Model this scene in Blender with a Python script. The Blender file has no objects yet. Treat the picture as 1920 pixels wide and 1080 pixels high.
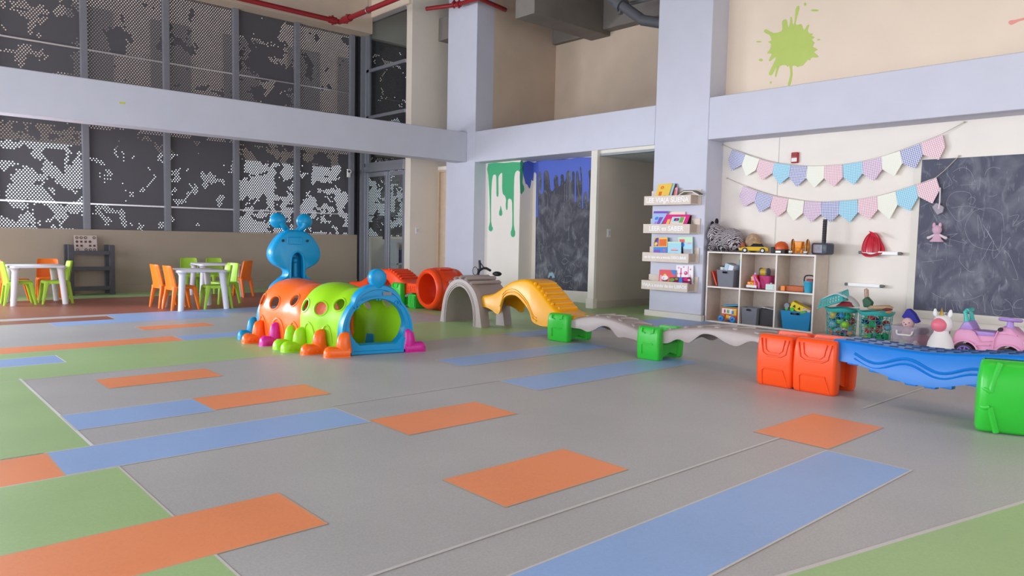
import bpy, bmesh, math, random
from mathutils import Vector, Matrix
R = math.radians
PI = math.pi
random.seed(7)
SC = bpy.context.scene
COL = SC.collection

# ------------------------------------------------------------------ camera
YAW, PITCH, ROLL, FPX, EYE = 0.835894389, -0.0699281881, 0.0215856399, 1370.77, 1.0


def cam_axes():
    cy, sy, cp, sp = math.cos(YAW), math.sin(YAW), math.cos(PITCH), math.sin(PITCH)
    f = Vector((cp * cy, cp * sy, sp)); r = Vector((sy, -cy, 0)); u = r.cross(f)
    c, s = math.cos(ROLL), math.sin(ROLL)
    return c * r + s * u, -s * r + c * u, f


CR, CU, CF = cam_axes()
cd = bpy.data.cameras.new('camera')
cam = bpy.data.objects.new('camera', cd); COL.objects.link(cam)
cd.sensor_width = 36.0; cd.lens = FPX / 1920 * 36.0; cd.clip_start = 0.05; cd.clip_end = 200
cam.matrix_world = Matrix(((CR.x, CU.x, -CF.x, 0), (CR.y, CU.y, -CF.y, 0), (CR.z, CU.z, -CF.z, EYE), (0, 0, 0, 1)))
SC.camera = cam

# ------------------------------------------------------------------ world, daylight, exposure
SC.view_settings.view_transform = 'Standard'; SC.view_settings.look = 'None'
SC.view_settings.gamma = 1.0; SC.view_settings.use_curve_mapping = False
SC.view_settings.exposure = 0.40
W = bpy.data.worlds.new('overcast_sky'); SC.world = W; W.use_nodes = True
wb = W.node_tree.nodes['Background']
wb.inputs[0].default_value = (0.86, 0.92, 1.0, 1); wb.inputs[1].default_value = 1.1


def daylight(name, loc, rot, sx, sy, power, color):
    l = bpy.data.lights.new(name, 'AREA'); l.shape = 'RECTANGLE'; l.size = sx; l.size_y = sy
    l.energy = power; l.color = color
    o = bpy.data.objects.new(name, l); COL.objects.link(o); o.location = loc; o.rotation_euler = rot
    return o


# daylight through the two open glazed fronts (a wide one to the west, a smaller one behind the camera)
daylight('north_daylight', (-2.4, 12.9, 1.25), (R(90), 0, R(180)), 5.2, 1.9, 980, (0.86, 0.91, 1.0))
daylight('west_daylight', (-5.2, 6.6, 1.25), (R(90), 0, R(-90)), 11.0, 1.9, 500, (0.86, 0.92, 1.0))
daylight('south_daylight', (4.0, -4.7, 1.3), (R(90), 0, 0), 6.0, 1.9, 80, (1.0, 0.97, 0.94))
# added warm fill high over the hall, no lamp seen, warms the upper walls
daylight('added_warm_fill', (3.6, -0.2, 5.6), (0, 0, 0), 2.2, 5.0, 45, (1.0, 0.76, 0.55))


def ray(x, y):
    return CR * ((x - 960) / FPX) - CU * ((y - 540) / FPX) + CF


def FL(x, y, z=0.0):            # photo pixel -> point on a horizontal plane
    r = ray(x, y); t = (z - EYE) / r.z
    return Vector((r.x * t, r.y * t, z))


def PX(x, y, X):                # photo pixel -> point on a plane x = X
    r = ray(x, y); t = X / r.x
    return Vector((X, r.y * t, EYE + r.z * t))


def PY(x, y, Y):
    r = ray(x, y); t = Y / r.y
    return Vector((r.x * t, Y, EYE + r.z * t))


# ------------------------------------------------------------------ materials
def lin(c):
    out = []
    for v in c[:3]:
        v /= 255.0
        out.append(v / 12.92 if v <= 0.04045 else ((v + 0.055) / 1.055) ** 2.4)
    return (*out, 1.0)


MATS = {}


def mat(name, rgb, rough=0.5, metal=0.0, var=0.0, vscale=6.0, bump=0.0, bscale=60.0, spec=0.5, emit=0.0, trans=0.0, alpha=1.0):
    if name in MATS:
        return MATS[name]
    m = bpy.data.materials.new(name); m.use_nodes = True
    nt = m.node_tree; b = nt.nodes['Principled BSDF']
    b.inputs['Base Color'].default_value = lin(rgb); b.inputs['Roughness'].default_value = rough
    b.inputs['Metallic'].default_value = metal; b.inputs['Specular IOR Level'].default_value = spec
    if trans: b.inputs['Transmission Weight'].default_value = trans
    if alpha < 1: b.inputs['Alpha'].default_value = alpha
    tc = nt.nodes.new('ShaderNodeTexCoord')
    if var > 0:
        n = nt.nodes.new('ShaderNodeTexNoise'); n.inputs['Scale'].default_value = vscale; n.inputs['Detail'].default_value = 5
        nt.links.new(tc.outputs['Object'], n.inputs['Vector'])
        mr = nt.nodes.new('ShaderNodeMapRange'); mr.inputs[1].default_value = 0.3; mr.inputs[2].default_value = 0.7
        mr.inputs[3].default_value = 1 - var; mr.inputs[4].default_value = 1 + var
        nt.links.new(n.outputs['Fac'], mr.inputs[0])
        mx = nt.nodes.new('ShaderNodeVectorMath'); mx.operation = 'SCALE'
        mx.inputs[0].default_value = lin(rgb)[:3]; nt.links.new(mr.outputs[0], mx.inputs['Scale'])
        nt.links.new(mx.outputs[0], b.inputs['Base Color'])
    if bump > 0:
        n2 = nt.nodes.new('ShaderNodeTexNoise'); n2.inputs['Scale'].default_value = bscale; n2.inputs['Detail'].default_value = 3
        nt.links.new(tc.outputs['Object'], n2.inputs['Vector'])
        bp = nt.nodes.new('ShaderNodeBump'); bp.inputs['Strength'].default_value = bump; bp.inputs['Distance'].default_value = 0.01
        nt.links.new(n2.outputs['Fac'], bp.inputs['Height']); nt.links.new(bp.outputs[0], b.inputs['Normal'])
    MATS[name] = m
    return m


def plast(name, rgb, rough=0.32):
    return mat('plastic_' + name, rgb, rough, var=0.03, vscale=4, bump=0.04, bscale=90, spec=0.38)


def speckle(name, rgb, dark=0.90, light=1.10, rough=0.42):
    """vinyl sheet floor: fine two-scale speckle of the same colour and faint broad wear"""
    m = bpy.data.materials.new(name); m.use_nodes = True; nt = m.node_tree; b = nt.nodes['Principled BSDF']
    tc = nt.nodes.new('ShaderNodeTexCoord')
    n1 = nt.nodes.new('ShaderNodeTexNoise'); n1.inputs['Scale'].default_value = 120; n1.inputs['Detail'].default_value = 4
    n2 = nt.nodes.new('ShaderNodeTexNoise'); n2.inputs['Scale'].default_value = 1.6; n2.inputs['Detail'].default_value = 6
    for n in (n1, n2): nt.links.new(tc.outputs['Object'], n.inputs['Vector'])
    a = nt.nodes.new('ShaderNodeMapRange'); a.inputs[1].default_value = 0.25; a.inputs[2].default_value = 0.75
    a.inputs[3].default_value = dark; a.inputs[4].default_value = light; nt.links.new(n1.outputs['Fac'], a.inputs[0])
    c = nt.nodes.new('ShaderNodeMapRange'); c.inputs[1].default_value = 0.3; c.inputs[2].default_value = 0.7
    c.inputs[3].default_value = 0.95; c.inputs[4].default_value = 1.05; nt.links.new(n2.outputs['Fac'], c.inputs[0])
    mu = nt.nodes.new('ShaderNodeMath'); mu.operation = 'MULTIPLY'
    nt.links.new(a.outputs[0], mu.inputs[0]); nt.links.new(c.outputs[0], mu.inputs[1])
    sc = nt.nodes.new('ShaderNodeVectorMath'); sc.operation = 'SCALE'; sc.inputs[0].default_value = lin(rgb)[:3]
    nt.links.new(mu.outputs[0], sc.inputs['Scale']); nt.links.new(sc.outputs[0], b.inputs['Base Color'])
    rr = nt.nodes.new('ShaderNodeMapRange'); rr.inputs[3].default_value = rough - 0.06; rr.inputs[4].default_value = rough + 0.08
    nt.links.new(n2.outputs['Fac'], rr.inputs[0]); nt.links.new(rr.outputs[0], b.inputs['Roughness'])
    MATS[name] = m
    return m


# ------------------------------------------------------------------ mesh builder
class MB:
    def __init__(s):
        s.v = []; s.f = []; s.m = []; s.T = Matrix.Identity(4)

    def add(s, verts, faces, mi=0):
        k = len(s.v); s.v += [s.T @ Vector(v) for v in verts]
        for f in faces:
            s.f.append([i + k for i in f]); s.m.append(mi)
        return s

    def box(s, c, d, rz=0.0, mi=0, M=None, taper=None):
        hx, hy, hz = d[0] / 2, d[1] / 2, d[2] / 2
        t = taper or (1, 1)
        vs = []
        for z, k in ((-hz, (1, 1)), (hz, t)):
            for x, y in ((-hx, -hy), (hx, -hy), (hx, hy), (-hx, hy)):
                vs.append(Vector((x * k[0], y * k[1], z)))
        A = M if M is not None else Matrix.Rotation(rz, 3, 'Z')
        vs = [A @ v + Vector(c) for v in vs]
        return s.add(vs, [(0, 3, 2, 1), (4, 5, 6, 7), (0, 1, 5, 4), (1, 2, 6, 5), (2, 3, 7, 6), (3, 0, 4, 7)], mi)

    def span(s, x0, x1, y0, y1, z0, z1, mi=0):
        return s.box(((x0 + x1) / 2, (y0 + y1) / 2, (z0 + z1) / 2), (abs(x1 - x0), abs(y1 - y0), abs(z1 - z0)), mi=mi)

    def loft(s, rings, closed=True, caps=(True, True), mi=0, wrap=False):
        n = len(rings[0]); vs = [p for r in rings for p in r]; fs = []
        m = len(rings); J = n if closed else n - 1
        for i in range(m if wrap else m - 1):
            a = i * n; b = ((i + 1) % m) * n
            for j in range(J):
                k = (j + 1) % n
                fs.append((a + j, a + k, b + k, b + j))
        if not wrap and closed:
            if caps[0]: fs.append(tuple(range(n - 1, -1, -1)))
            if caps[1]: fs.append(tuple((m - 1) * n + j for j in range(n)))
        return s.add(vs, fs, mi)

    def prism(s, pts, vec, mi=0):
        vec = Vector(vec); a = [Vector(p) for p in pts]
        return s.loft([a, [p + vec for p in a]], mi=mi)

    def tube(s, pts, r, n=8, closed=False, mi=0, flat=1.0):
        pts = [Vector(p) for p in pts]; m = len(pts)
        rs = r if isinstance(r, (list, tuple)) else [r] * m
        rings = []; up = None
        for i, p in enumerate(pts):
            if closed: d = pts[(i + 1) % m] - pts[i - 1]
            else: d = pts[min(i + 1, m - 1)] - pts[max(i - 1, 0)]
            d.normalize()
            if up is None:
                up = Vector((0, 0, 1)) if abs(d.z) < 0.9 else Vector((1, 0, 0))
            x = d.cross(up).normalized(); y = x.cross(d).normalized(); up = y
            rings.append([p + x * (rs[i] * math.cos(2 * PI * j / n)) + y * (rs[i] * flat * math.sin(2 * PI * j / n)) for j in range(n)])
        return s.loft(rings, mi=mi, wrap=closed)

    def lathe(s, prof, c, n=24, M=None, mi=0, caps=(True, True), sx=1.0, sy=1.0):
        A = M if M is not None else Matrix.Identity(3); c = Vector(c); rings = []
        for r, z in prof:
            rings.append([A @ Vector((r * sx * math.cos(2 * PI * j / n), r * sy * math.sin(2 * PI * j / n), z)) + c for j in range(n)])
        return s.loft(rings, caps=caps, mi=mi)

    def ball(s, c, r, nu=16, nv=10, mi=0, M=None):
        r = r if isinstance(r, (list, tuple)) else (r, r, r)
        A = M if M is not None else Matrix.Identity(3); c = Vector(c); vs = []; fs = []
        for i in range(1, nv):
            a = PI * i / nv
            for j in range(nu):
                b = 2 * PI * j / nu
                vs.append(A @ Vector((r[0] * math.sin(a) * math.cos(b), r[1] * math.sin(a) * math.sin(b), r[2] * math.cos(a))) + c)
        for i in range(nv - 2):
            for j in range(nu):
                k = (j + 1) % nu
                fs.append((i * nu + j, (i + 1) * nu + j, (i + 1) * nu + k, i * nu + k))
        t = len(vs); vs += [A @ Vector((0, 0, r[2])) + c, A @ Vector((0, 0, -r[2])) + c]
        for j in range(nu):
            k = (j + 1) % nu
            fs.append((t, j, k)); fs.append((t + 1, (nv - 2) * nu + k, (nv - 2) * nu + j))
        return s.add(vs, fs, mi)

    def torus(s, c, R0, r, M=None, n=24, k=8, mi=0):
        A = M if M is not None else Matrix.Identity(3); c = Vector(c)
        pr = [(R0 + r * math.cos(2 * PI * i / k), r * math.sin(2 * PI * i / k)) for i in range(k)]
        rings = [[A @ Vector((a * math.cos(2 * PI * j / n), a * math.sin(2 * PI * j / n), z)) + c for j in range(n)] for a, z in pr]
        return s.loft(rings, mi=mi, wrap=True)

    def each(s, name, m, parent, **k):
        """one object per separate piece"""
        up = list(range(len(s.v)))

        def top(i):
            while up[i] != i: up[i] = up[up[i]]; i = up[i]
            return i
        for f in s.f:
            for q in f[1:]: up[top(q)] = top(f[0])
        groups = {}
        for f in s.f: groups.setdefault(top(f[0]), []).append(f)
        for fs in groups.values():
            ids = sorted({i for f in fs for i in f}); mp = {i: j for j, i in enumerate(ids)}
            b = MB(); b.add([s.v[i] for i in ids], [[mp[i] for i in f] for f in fs]); b.build(name, m, parent, **k)

    def build(s, name, m, parent=None, bevel=0.0, seg=2, smooth=40, sub=0, uv=None, recalc=True):
        ms = m if isinstance(m, (list, tuple)) else [m]
        vs = s.v
        if parent is not None:
            W_ = wm(parent).inverted(); org = None; vs = [W_ @ v for v in vs]
        else:
            lo = [min(v[i] for v in vs) for i in range(3)]; hi = [max(v[i] for v in vs) for i in range(3)]
            org = Vector(((lo[0] + hi[0]) / 2, (lo[1] + hi[1]) / 2, lo[2])); vs = [v - org for v in vs]
        me = bpy.data.meshes.new(name); me.from_pydata(vs, [], s.f)
        for x in ms: me.materials.append(x)
        me.polygons.foreach_set('material_index', s.m)
        if uv is not None:
            L = me.uv_layers.new(name='UVMap')
            for lp in me.loops: L.data[lp.index].uv = uv(s.v[lp.vertex_index])
        bm = bmesh.new(); bm.from_mesh(me)
        if recalc: bmesh.ops.recalc_face_normals(bm, faces=bm.faces)
        if smooth:
            for f in bm.faces: f.smooth = True
            lim = R(smooth)
            if not (bevel or sub):
                for e in bm.edges:
                    if len(e.link_faces) == 2 and e.calc_face_angle(0) > lim: e.smooth = False
        bm.to_mesh(me); bm.free()
        o = bpy.data.objects.new(name, me); COL.objects.link(o)
        if parent is not None: o.parent = parent
        else: o.location = org
        if bevel:
            b = o.modifiers.new('edge', 'BEVEL'); b.width = bevel; b.segments = seg; b.limit_method = 'ANGLE'; b.angle_limit = R(35)
            w = o.modifiers.new('norm', 'WEIGHTED_NORMAL'); w.keep_sharp = True
        if sub:
            q = o.modifiers.new('sub', 'SUBSURF'); q.levels = sub; q.render_levels = sub
        return o


def wm(o):
    m = o.matrix_basis.copy(); p = o.parent
    while p is not None:
        m = p.matrix_basis @ m; p = p.parent
    return m


def thing(name, label, cat, loc=(0, 0, 0), rz=0.0, group=None):
    o = bpy.data.objects.new(name, None); COL.objects.link(o); o.empty_display_size = 0.1
    o.location = loc; o.rotation_euler = (0, 0, rz); o['label'] = label; o['category'] = cat
    if group: o['group'] = group
    return o


def tag(o, label, cat, group=None):
    o['label'] = label; o['category'] = cat
    if group: o['group'] = group
    return o


def struct(o):
    o['kind'] = 'structure'
    return o


def dup(root, loc=None, rz=None, label=None, group=None):
    r = root.copy(); COL.objects.link(r)
    if loc is not None: r.location = loc
    if rz is not None: r.rotation_euler = (0, 0, rz)
    if label: r['label'] = label
    if group: r['group'] = group
    for ch in list(root.children):
        c = ch.copy(); COL.objects.link(c); c.parent = r
        for g in list(ch.children):
            d = g.copy(); COL.objects.link(d); d.parent = c
    return r


def cut(o, cutters):
    """carve openings (exact boolean), then forget the cutter"""
    for cmb in cutters:
        me = bpy.data.meshes.new('cut'); inv = wm(o).inverted()
        me.from_pydata([inv @ v for v in cmb.v], [], cmb.f)
        bm = bmesh.new(); bm.from_mesh(me); bmesh.ops.recalc_face_normals(bm, faces=bm.faces); bm.to_mesh(me); bm.free()
        c = bpy.data.objects.new('cut', me); COL.objects.link(c); c.matrix_world = wm(o)
        md = o.modifiers.new('cut', 'BOOLEAN'); md.operation = 'DIFFERENCE'; md.object = c; md.solver = 'EXACT'
        bpy.context.view_layer.update()
        ev = o.evaluated_get(bpy.context.evaluated_depsgraph_get())
        new = bpy.data.meshes.new_from_object(ev); old = o.data
        o.modifiers.remove(md); o.data = new; new.name = old.name
        bpy.data.objects.remove(c); bpy.data.meshes.remove(me)
    bm = bmesh.new(); bm.from_mesh(o.data)
    for f in bm.faces: f.smooth = True
    for e in bm.edges:
        e.smooth = not (len(e.link_faces) == 2 and e.calc_face_angle(0) > R(38))
    bm.to_mesh(o.data); bm.free()


def rot3(axis, a): return Matrix.Rotation(a, 3, axis)


def rrect(w, h, r, n=5, cx=0.0, cy=0.0):
    """rounded rectangle outline (counter-clockwise)"""
    out = []
    for sx, sy, a0 in ((1, 1, 0), (-1, 1, 90), (-1, -1, 180), (1, -1, 270)):
        for i in range(n):
            a = R(a0 + 90 * i / (n - 1))
            out.append((cx + sx * (w / 2 - r) + r * math.cos(a), cy + sy * (h / 2 - r) + r * math.sin(a)))
    return out


def pillow(mb, outline, place, depth, edge=0.25, mi=0, dome=0.0):
    """soft-edged slab: outline (u, v) shrunk towards its centre near both faces; place(u, v, w) -> point"""
    cu = sum(p[0] for p in outline) / len(outline); cv = sum(p[1] for p in outline) / len(outline)
    rings = []
    for t in (-1, -0.92, -0.7, 0.7, 0.92, 1):
        k = 1 - edge * max(0, (abs(t) - 0.7) / 0.3) ** 2
        rings.append([place(cu + (u - cu) * k, cv + (v - cv) * k, t * depth / 2) for u, v in outline])
    mb.loft(rings, mi=mi)
    return mb


def smooth_path(pts, n=6):
    """Catmull-Rom through the points"""
    P = [Vector(p) for p in pts]; out = []
    for i in range(len(P) - 1):
        a = P[max(i - 1, 0)]; b = P[i]; c = P[i + 1]; d = P[min(i + 2, len(P) - 1)]
        for k in range(n):
            t = k / n
            out.append(0.5 * ((2 * b) + (c - a) * t + (2 * a - 5 * b + 4 * c - d) * t * t + (3 * b - a - 3 * c + d) * t ** 3))
    out.append(P[-1])
    return out


def text(body, name, place, size, m, parent, depth=0.0006, align='CENTER', shear=0.0, bold=0.0):
    """raised lettering as a mesh; place maps (u, v, w) to world"""
    cu = bpy.data.curves.new('lettering', 'FONT'); cu.body = body; cu.size = size; cu.align_x = align; cu.align_y = 'CENTER'
    cu.extrude = depth; cu.shear = shear; cu.offset = bold; cu.resolution_u = 3
    o = bpy.data.objects.new('lettering', cu); COL.objects.link(o); bpy.context.view_layer.update()
    me = bpy.data.meshes.new_from_object(o.evaluated_get(bpy.context.evaluated_depsgraph_get()))
    vs = [place(v.co.x, v.co.y, v.co.z) for v in me.vertices]; fs = [tuple(p.vertices) for p in me.polygons]
    bpy.data.objects.remove(o); bpy.data.meshes.remove(me)
    mb = MB(); mb.add(vs, fs)
    return mb.build(name, m, parent, smooth=0, recalc=False)

# ================================================================== THE SETTING
M_FRAME = mat('painted_concrete_grey', (208, 208, 222), 0.7, var=0.025, vscale=3, bump=0.08, bscale=25)
M_CREAM = mat('cream_wall_paint', (242, 233, 224), 0.75, var=0.02, vscale=2.5, bump=0.05, bscale=40)
M_TAN = mat('shade_toned_plaster', (212, 190, 170), 0.85, var=0.06, vscale=2, bump=0.08, bscale=30)  # tan tone puts the dimmer light of the high walls into the colour
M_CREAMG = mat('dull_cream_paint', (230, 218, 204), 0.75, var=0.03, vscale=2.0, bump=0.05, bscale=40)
M_CREAMW = mat('warm_lit_cream', (240, 220, 200), 0.75, var=0.02, vscale=2.5, bump=0.05, bscale=40)  # cream tinted to carry the warmer light on the high walls
M_CONC = mat('raw_concrete', (128, 121, 114), 0.85, var=0.12, vscale=2.5, bump=0.2, bscale=20)
M_SKIRT = mat('pale_skirting', (226, 219, 208), 0.6, var=0.02)
M_STEEL = mat('grey_painted_steel', (128, 128, 136), 0.45, var=0.03)
M_DSTEEL = mat('dark_steel', (46, 46, 52), 0.5)
M_RAIL = mat('bright_rail', (225, 225, 230), 0.25, metal=0.9)
M_ALU = mat('anodised_aluminium', (165, 167, 176), 0.35, metal=0.6)
F_GREY = speckle('vinyl_grey', (188, 186, 186))
F_ORANGE = speckle('vinyl_orange', (254, 156, 104), 0.95, 1.05)
F_BLUE = speckle('vinyl_blue', (156, 188, 238), 0.95, 1.05)
F_GREEN = speckle('vinyl_green', (172, 204, 142), 0.95, 1.05)
F_RED = speckle('vinyl_brick_red', (154, 96, 80), 0.95, 1.05)
F_SEAM = speckle('vinyl_seam', (214, 210, 206), 0.95, 1.05)
F_SEAMW = speckle('vinyl_seam_pale', (236, 236, 236), 0.97, 1.03)
F_SEAMO = speckle('vinyl_seam_peach', (226, 170, 132), 0.97, 1.03)

# floor: base sheet, inlaid rectangles and welded seams, all in one mesh
fl = MB()
fl.span(-5.0, 13.0, -4.5, 12.75, -0.06, 0.0, 0)
FM = [F_GREY, F_ORANGE, F_BLUE, F_GREEN, F_RED, F_SEAM, F_SEAMW, F_SEAMO]
layer = [0.0004]


def patch(x0, x1, y0, y1, mi, seam=5, w=0.009):
    z = layer[0]; layer[0] += 0.00004
    if seam is not None:
        fl.add([(x0 - w, y0 - w, z), (x1 + w, y0 - w, z), (x1 + w, y1 + w, z), (x0 - w, y1 + w, z)], [(0, 1, 2, 3)], seam)
    fl.add([(x0, y0, z + 0.00002), (x1, y0, z + 0.00002), (x1, y1, z + 0.00002), (x0, y1, z + 0.00002)], [(0, 1, 2, 3)], mi)


def seamline(x0, x1, y0, y1, mi=5):
    z = layer[0]; layer[0] += 0.00004
    fl.add([(x0, y0, z), (x1, y0, z), (x1, y1, z), (x0, y1, z)], [(0, 1, 2, 3)], mi)


patch(-4.9, 5.0, 9.42, 11.65, 4, None)
patch(-4.9, 7.3, 11.65, 12.6, 3, None)
patch(-4.9, 2.13, 8.87, 9.22, 4, 5)
patch(1.50, 3.30, 8.50, 8.85, 2, 5, 0.006); patch(2.16, 4.2, 8.86, 9.40, 2, None)
patch(2.12, 2.82, 7.76, 8.06, 1, 5)
patch(-4.9, 5.9, 5.62, 6.84, 3, 5); patch(5.4, 8.4, 5.62, 9.3, 3, None); patch(8.3, 12.5, 5.9, 6.95, 3, None)
patch(-4.9, 2.21, 6.86, 7.18, 1, 7); patch(2.22, 4.6, 6.86, 7.16, 2, 5)
patch(-4.9, 1.15, 6.20, 6.57, 2, 6)
patch(-4.9, 0.785, 3.735, 5.61, 3, None)
seamline(0.785, 0.80, 3.735, 5.68, 6)
patch(1.17, 1.865, 5.03, 5.36, 1, 7)
patch(0.80, 1.47, 4.07, 4.43, 2, 5); patch(1.48, 2.185, 4.09, 4.44, 1, 7)
patch(0.61, 2.02, 3.345, 3.725, 2, 5); patch(-4.9, 0.605, 3.335, 3.715, 1, 7)
patch(-4.9, 0.80, 2.625, 3.325, 3, 5); patch(-4.9, 0.80, 1.2, 2.235, 3, 5)
patch(-4.9, 1.18, 2.24, 2.618, 1, 7)
patch(2.045, 2.765, 3.005, 3.37, 1, 7); patch(1.775, 2.475, 1.972, 2.35, 1, 7)
patch(3.31, 5.15, 3.39, 3.76, 2, 5); patch(3.455, 5.2, 4.37, 4.71, 2, 5)
patch(4.95, 7.2, 5.3, 5.61, 2, 5); patch(6.4, 8.2, 4.95, 5.6, 2, None)
patch(3.51, 4.165, 1.56, 1.945, 1, 7); patch(1.0, 3.47, 1.17, 1.545, 2, 5)
seamline(2.03, 4.6, 3.775, 3.787); seamline(0.9, 3.5, 1.80, 1.815); seamline(4.55, 5.6, 1.815, 1.832)
seamline(5.5, 8.0, 6.22, 6.232)
z = layer[0]
fl.add([(1.55, 1.15, z), (2.03, 1.04, z), (3.43, 0.73, z), (4.9, 0.40, z), (4.9, -2, z), (0.5, -2, z)], [(0, 1, 2, 3, 4, 5)], 5)
fl.add([(1.55, 1.132, z + 4e-5), (2.03, 1.022, z + 4e-5), (3.43, 0.712, z + 4e-5), (4.9, 0.385, z + 4e-5), (4.9, -2, z + 4e-5), (0.5, -2, z + 4e-5)], [(0, 1, 2, 3, 4, 5)], 3)
struct(fl.build('floor', FM, smooth=0, recalc=False))

# concrete frame: columns, beams
XF, XW = 7.87, 8.22          # front and back plane of the frame on the right-hand side
HB, HT, HC = 2.245, 2.76, 5.7


def sbox(name, x0, x1, y0, y1, z0, z1, m, bevel=0.0):
    b = MB(); b.span(x0, x1, y0, y1, z0, z1)
    return struct(b.build(name, m, bevel=bevel, smooth=30 if bevel else 0))


sbox('column', XF, 8.26, 5.17, 5.98, 0, HC, M_FRAME, 0.012)
sbox('column', XF, 8.26, 9.72, 10.52, 0, HC, M_FRAME, 0.012)
sbox('beam', XF, XW, 5.98, 9.72, HB, HT, M_FRAME, 0.012)
sbox('beam', XF, XW, -4.5, 5.17, HB, HT, M_FRAME, 0.012)
sbox('beam', -5.0, XF, 9.935, 10.235, HB + 0.015, HT + 0.005, M_FRAME, 0.012)

# right-hand bay: cream wall behind the shelves, and the wall above it
sbox('wall_right', XW, XW + 0.15, -4.5, 5.17, 0, HT - .02, M_CREAM)
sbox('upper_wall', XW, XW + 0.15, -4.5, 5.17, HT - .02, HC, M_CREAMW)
sbox('baseboard_right', XW - 0.015, XW, -4.5, 5.17, 0, 0.16, M_SKIRT, 0.004)
seam = MB()
for px_ in (1462,):
    a = PX(px_, 258, XW - 0.001); b_ = PX(1447, 480, XW - 0.001)
    seam.span(XW - 0.0015, XW, a.y - 0.004, a.y + 0.004, 0.8, HB)
struct(seam.build('trim_1', mat('joint_filler', (196, 190, 184), 0.8), smooth=0))

# middle bay, lower: painted drip wall, chalk wall, passage
XG, XC = 8.12, 8.41
sbox('alcove_wall', XG, XG + 0.15, 8.85, 9.72, 0, HB, M_CREAM)
sbox('alcove_wall', XG + 0.001, XC + 0.1, 8.84, 8.85, 0, HB, M_CREAM)
sbox('alcove_wall', XC, XC + 0.15, 7.05, 8.839, 0, HB, M_CREAM)
sbox('alcove_baseboard', XC - 0.02, XC, 7.05, 8.84, 0, 0.17, M_SKIRT, 0.004)
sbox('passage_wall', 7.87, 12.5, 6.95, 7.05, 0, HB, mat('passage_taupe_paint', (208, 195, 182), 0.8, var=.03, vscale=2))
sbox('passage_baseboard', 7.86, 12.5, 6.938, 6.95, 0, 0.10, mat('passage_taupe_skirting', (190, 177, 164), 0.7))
sbox('trim_2', 7.845, 7.90, 6.945, 7.06, 0, HB, M_SKIRT, 0.004)
sbox('trim_3', 7.83, 7.915, 6.935, 7.075, 0, 0.14, M_SKIRT, 0.004)
sbox('trim_4', 7.90, 7.94, 5.98, 6.95, 2.165, HB, M_SKIRT)
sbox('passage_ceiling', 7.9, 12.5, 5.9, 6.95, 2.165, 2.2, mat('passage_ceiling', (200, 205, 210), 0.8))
sbox('passage_end_wall', 12.5, 12.6, 5.4, 7.05, 0, HB, M_CREAM)
sbox('passage_side_wall', 8.26, 12.5, 5.5, 5.6, 0, HB, M_CREAM)
sbox('column_baseboard', 7.80, XF, 5.12, 6.0, 0, 0.075, M_SKIRT, 0.004)
sbox('alcove_ceiling', 7.95, 8.6, 7.05, 9.72, HB, HB + 0.05, M_FRAME)

# upper room above the alcove
sbox('upper_floor', XW, 12.5, 5.4, 9.8, HT - 0.2, HT - 0.1, M_CONC)
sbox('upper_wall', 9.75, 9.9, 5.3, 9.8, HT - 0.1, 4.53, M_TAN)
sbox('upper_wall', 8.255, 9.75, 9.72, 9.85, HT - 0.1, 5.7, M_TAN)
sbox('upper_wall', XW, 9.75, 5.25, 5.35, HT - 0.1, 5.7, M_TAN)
sbox('beam', 7.95, 9.9, 8.42, 8.86, 4.46, 5.3, M_CONC, 0.01)
sbox('beam', 9.55, 9.9, 5.3, 8.42, 4.53, 5.3, M_CONC, 0.01)
sbox('beam', 9.65, 9.9, 8.86, 9.72, 4.53, 5.3, M_CONC, 0.01)

# ceiling and outer shell
sbox('ceiling', -5.0, 12.6, -4.5, 12.75, HC, HC + 0.15, mat('dark_ceiling_slab', (96, 88, 82), 0.9, var=0.1))
sbox('upper_ceiling', 8.0, 9.9, 5.3, 9.8, 5.3, 5.4, M_CONC)
w = MB(); w.span(-5.15, -5.0, -4.5, 12.75, 0, 0.35); w.span(-5.15, -5.0, -4.5, 12.75, 4.7, HC)
for y in (-4.45, -1.5, 1.5, 4.5, 7.5, 10.5, 12.65): w.span(-5.12, -5.03, y - 0.05, y + 0.05, 0.35, 4.7)
struct(w.build('wall_west', M_FRAME, smooth=0))
w = MB(); w.span(-5.0, 8.2, -4.65, -4.5, 0, 0.35); w.span(-5.0, 8.2, -4.65, -4.5, 4.7, HC); w.span(6.6, 8.2, -4.65, -4.5, 0.35, 4.7)
for x in (-5, -2, 1, 4): w.span(x - 0.05, x + 0.05, -4.62, -4.53, 0.35, 4.7)
struct(w.build('wall_south', M_FRAME, smooth=0))

# left-hand wall: parapet, perforated screens between steel posts
YL = 12.6
M_TAUPE = mat('shaded_cream_parapet', (166, 150, 134), 0.75, var=0.03, vscale=2)  # cream parapet darkened: its shade is put into the colour
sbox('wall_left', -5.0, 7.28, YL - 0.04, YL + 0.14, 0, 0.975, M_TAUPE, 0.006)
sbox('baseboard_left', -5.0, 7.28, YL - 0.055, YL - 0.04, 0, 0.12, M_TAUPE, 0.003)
sbox('rear_wall', 7.6, 12.5, YL - 0.04, YL + 0.14, 0, 0.95, M_CREAM)
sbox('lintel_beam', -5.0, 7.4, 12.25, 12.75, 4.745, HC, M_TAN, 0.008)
sbox('lintel_beam', 7.5, 12.5, 12.5, 12.75, 4.745, HC, M_CREAM)


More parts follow.
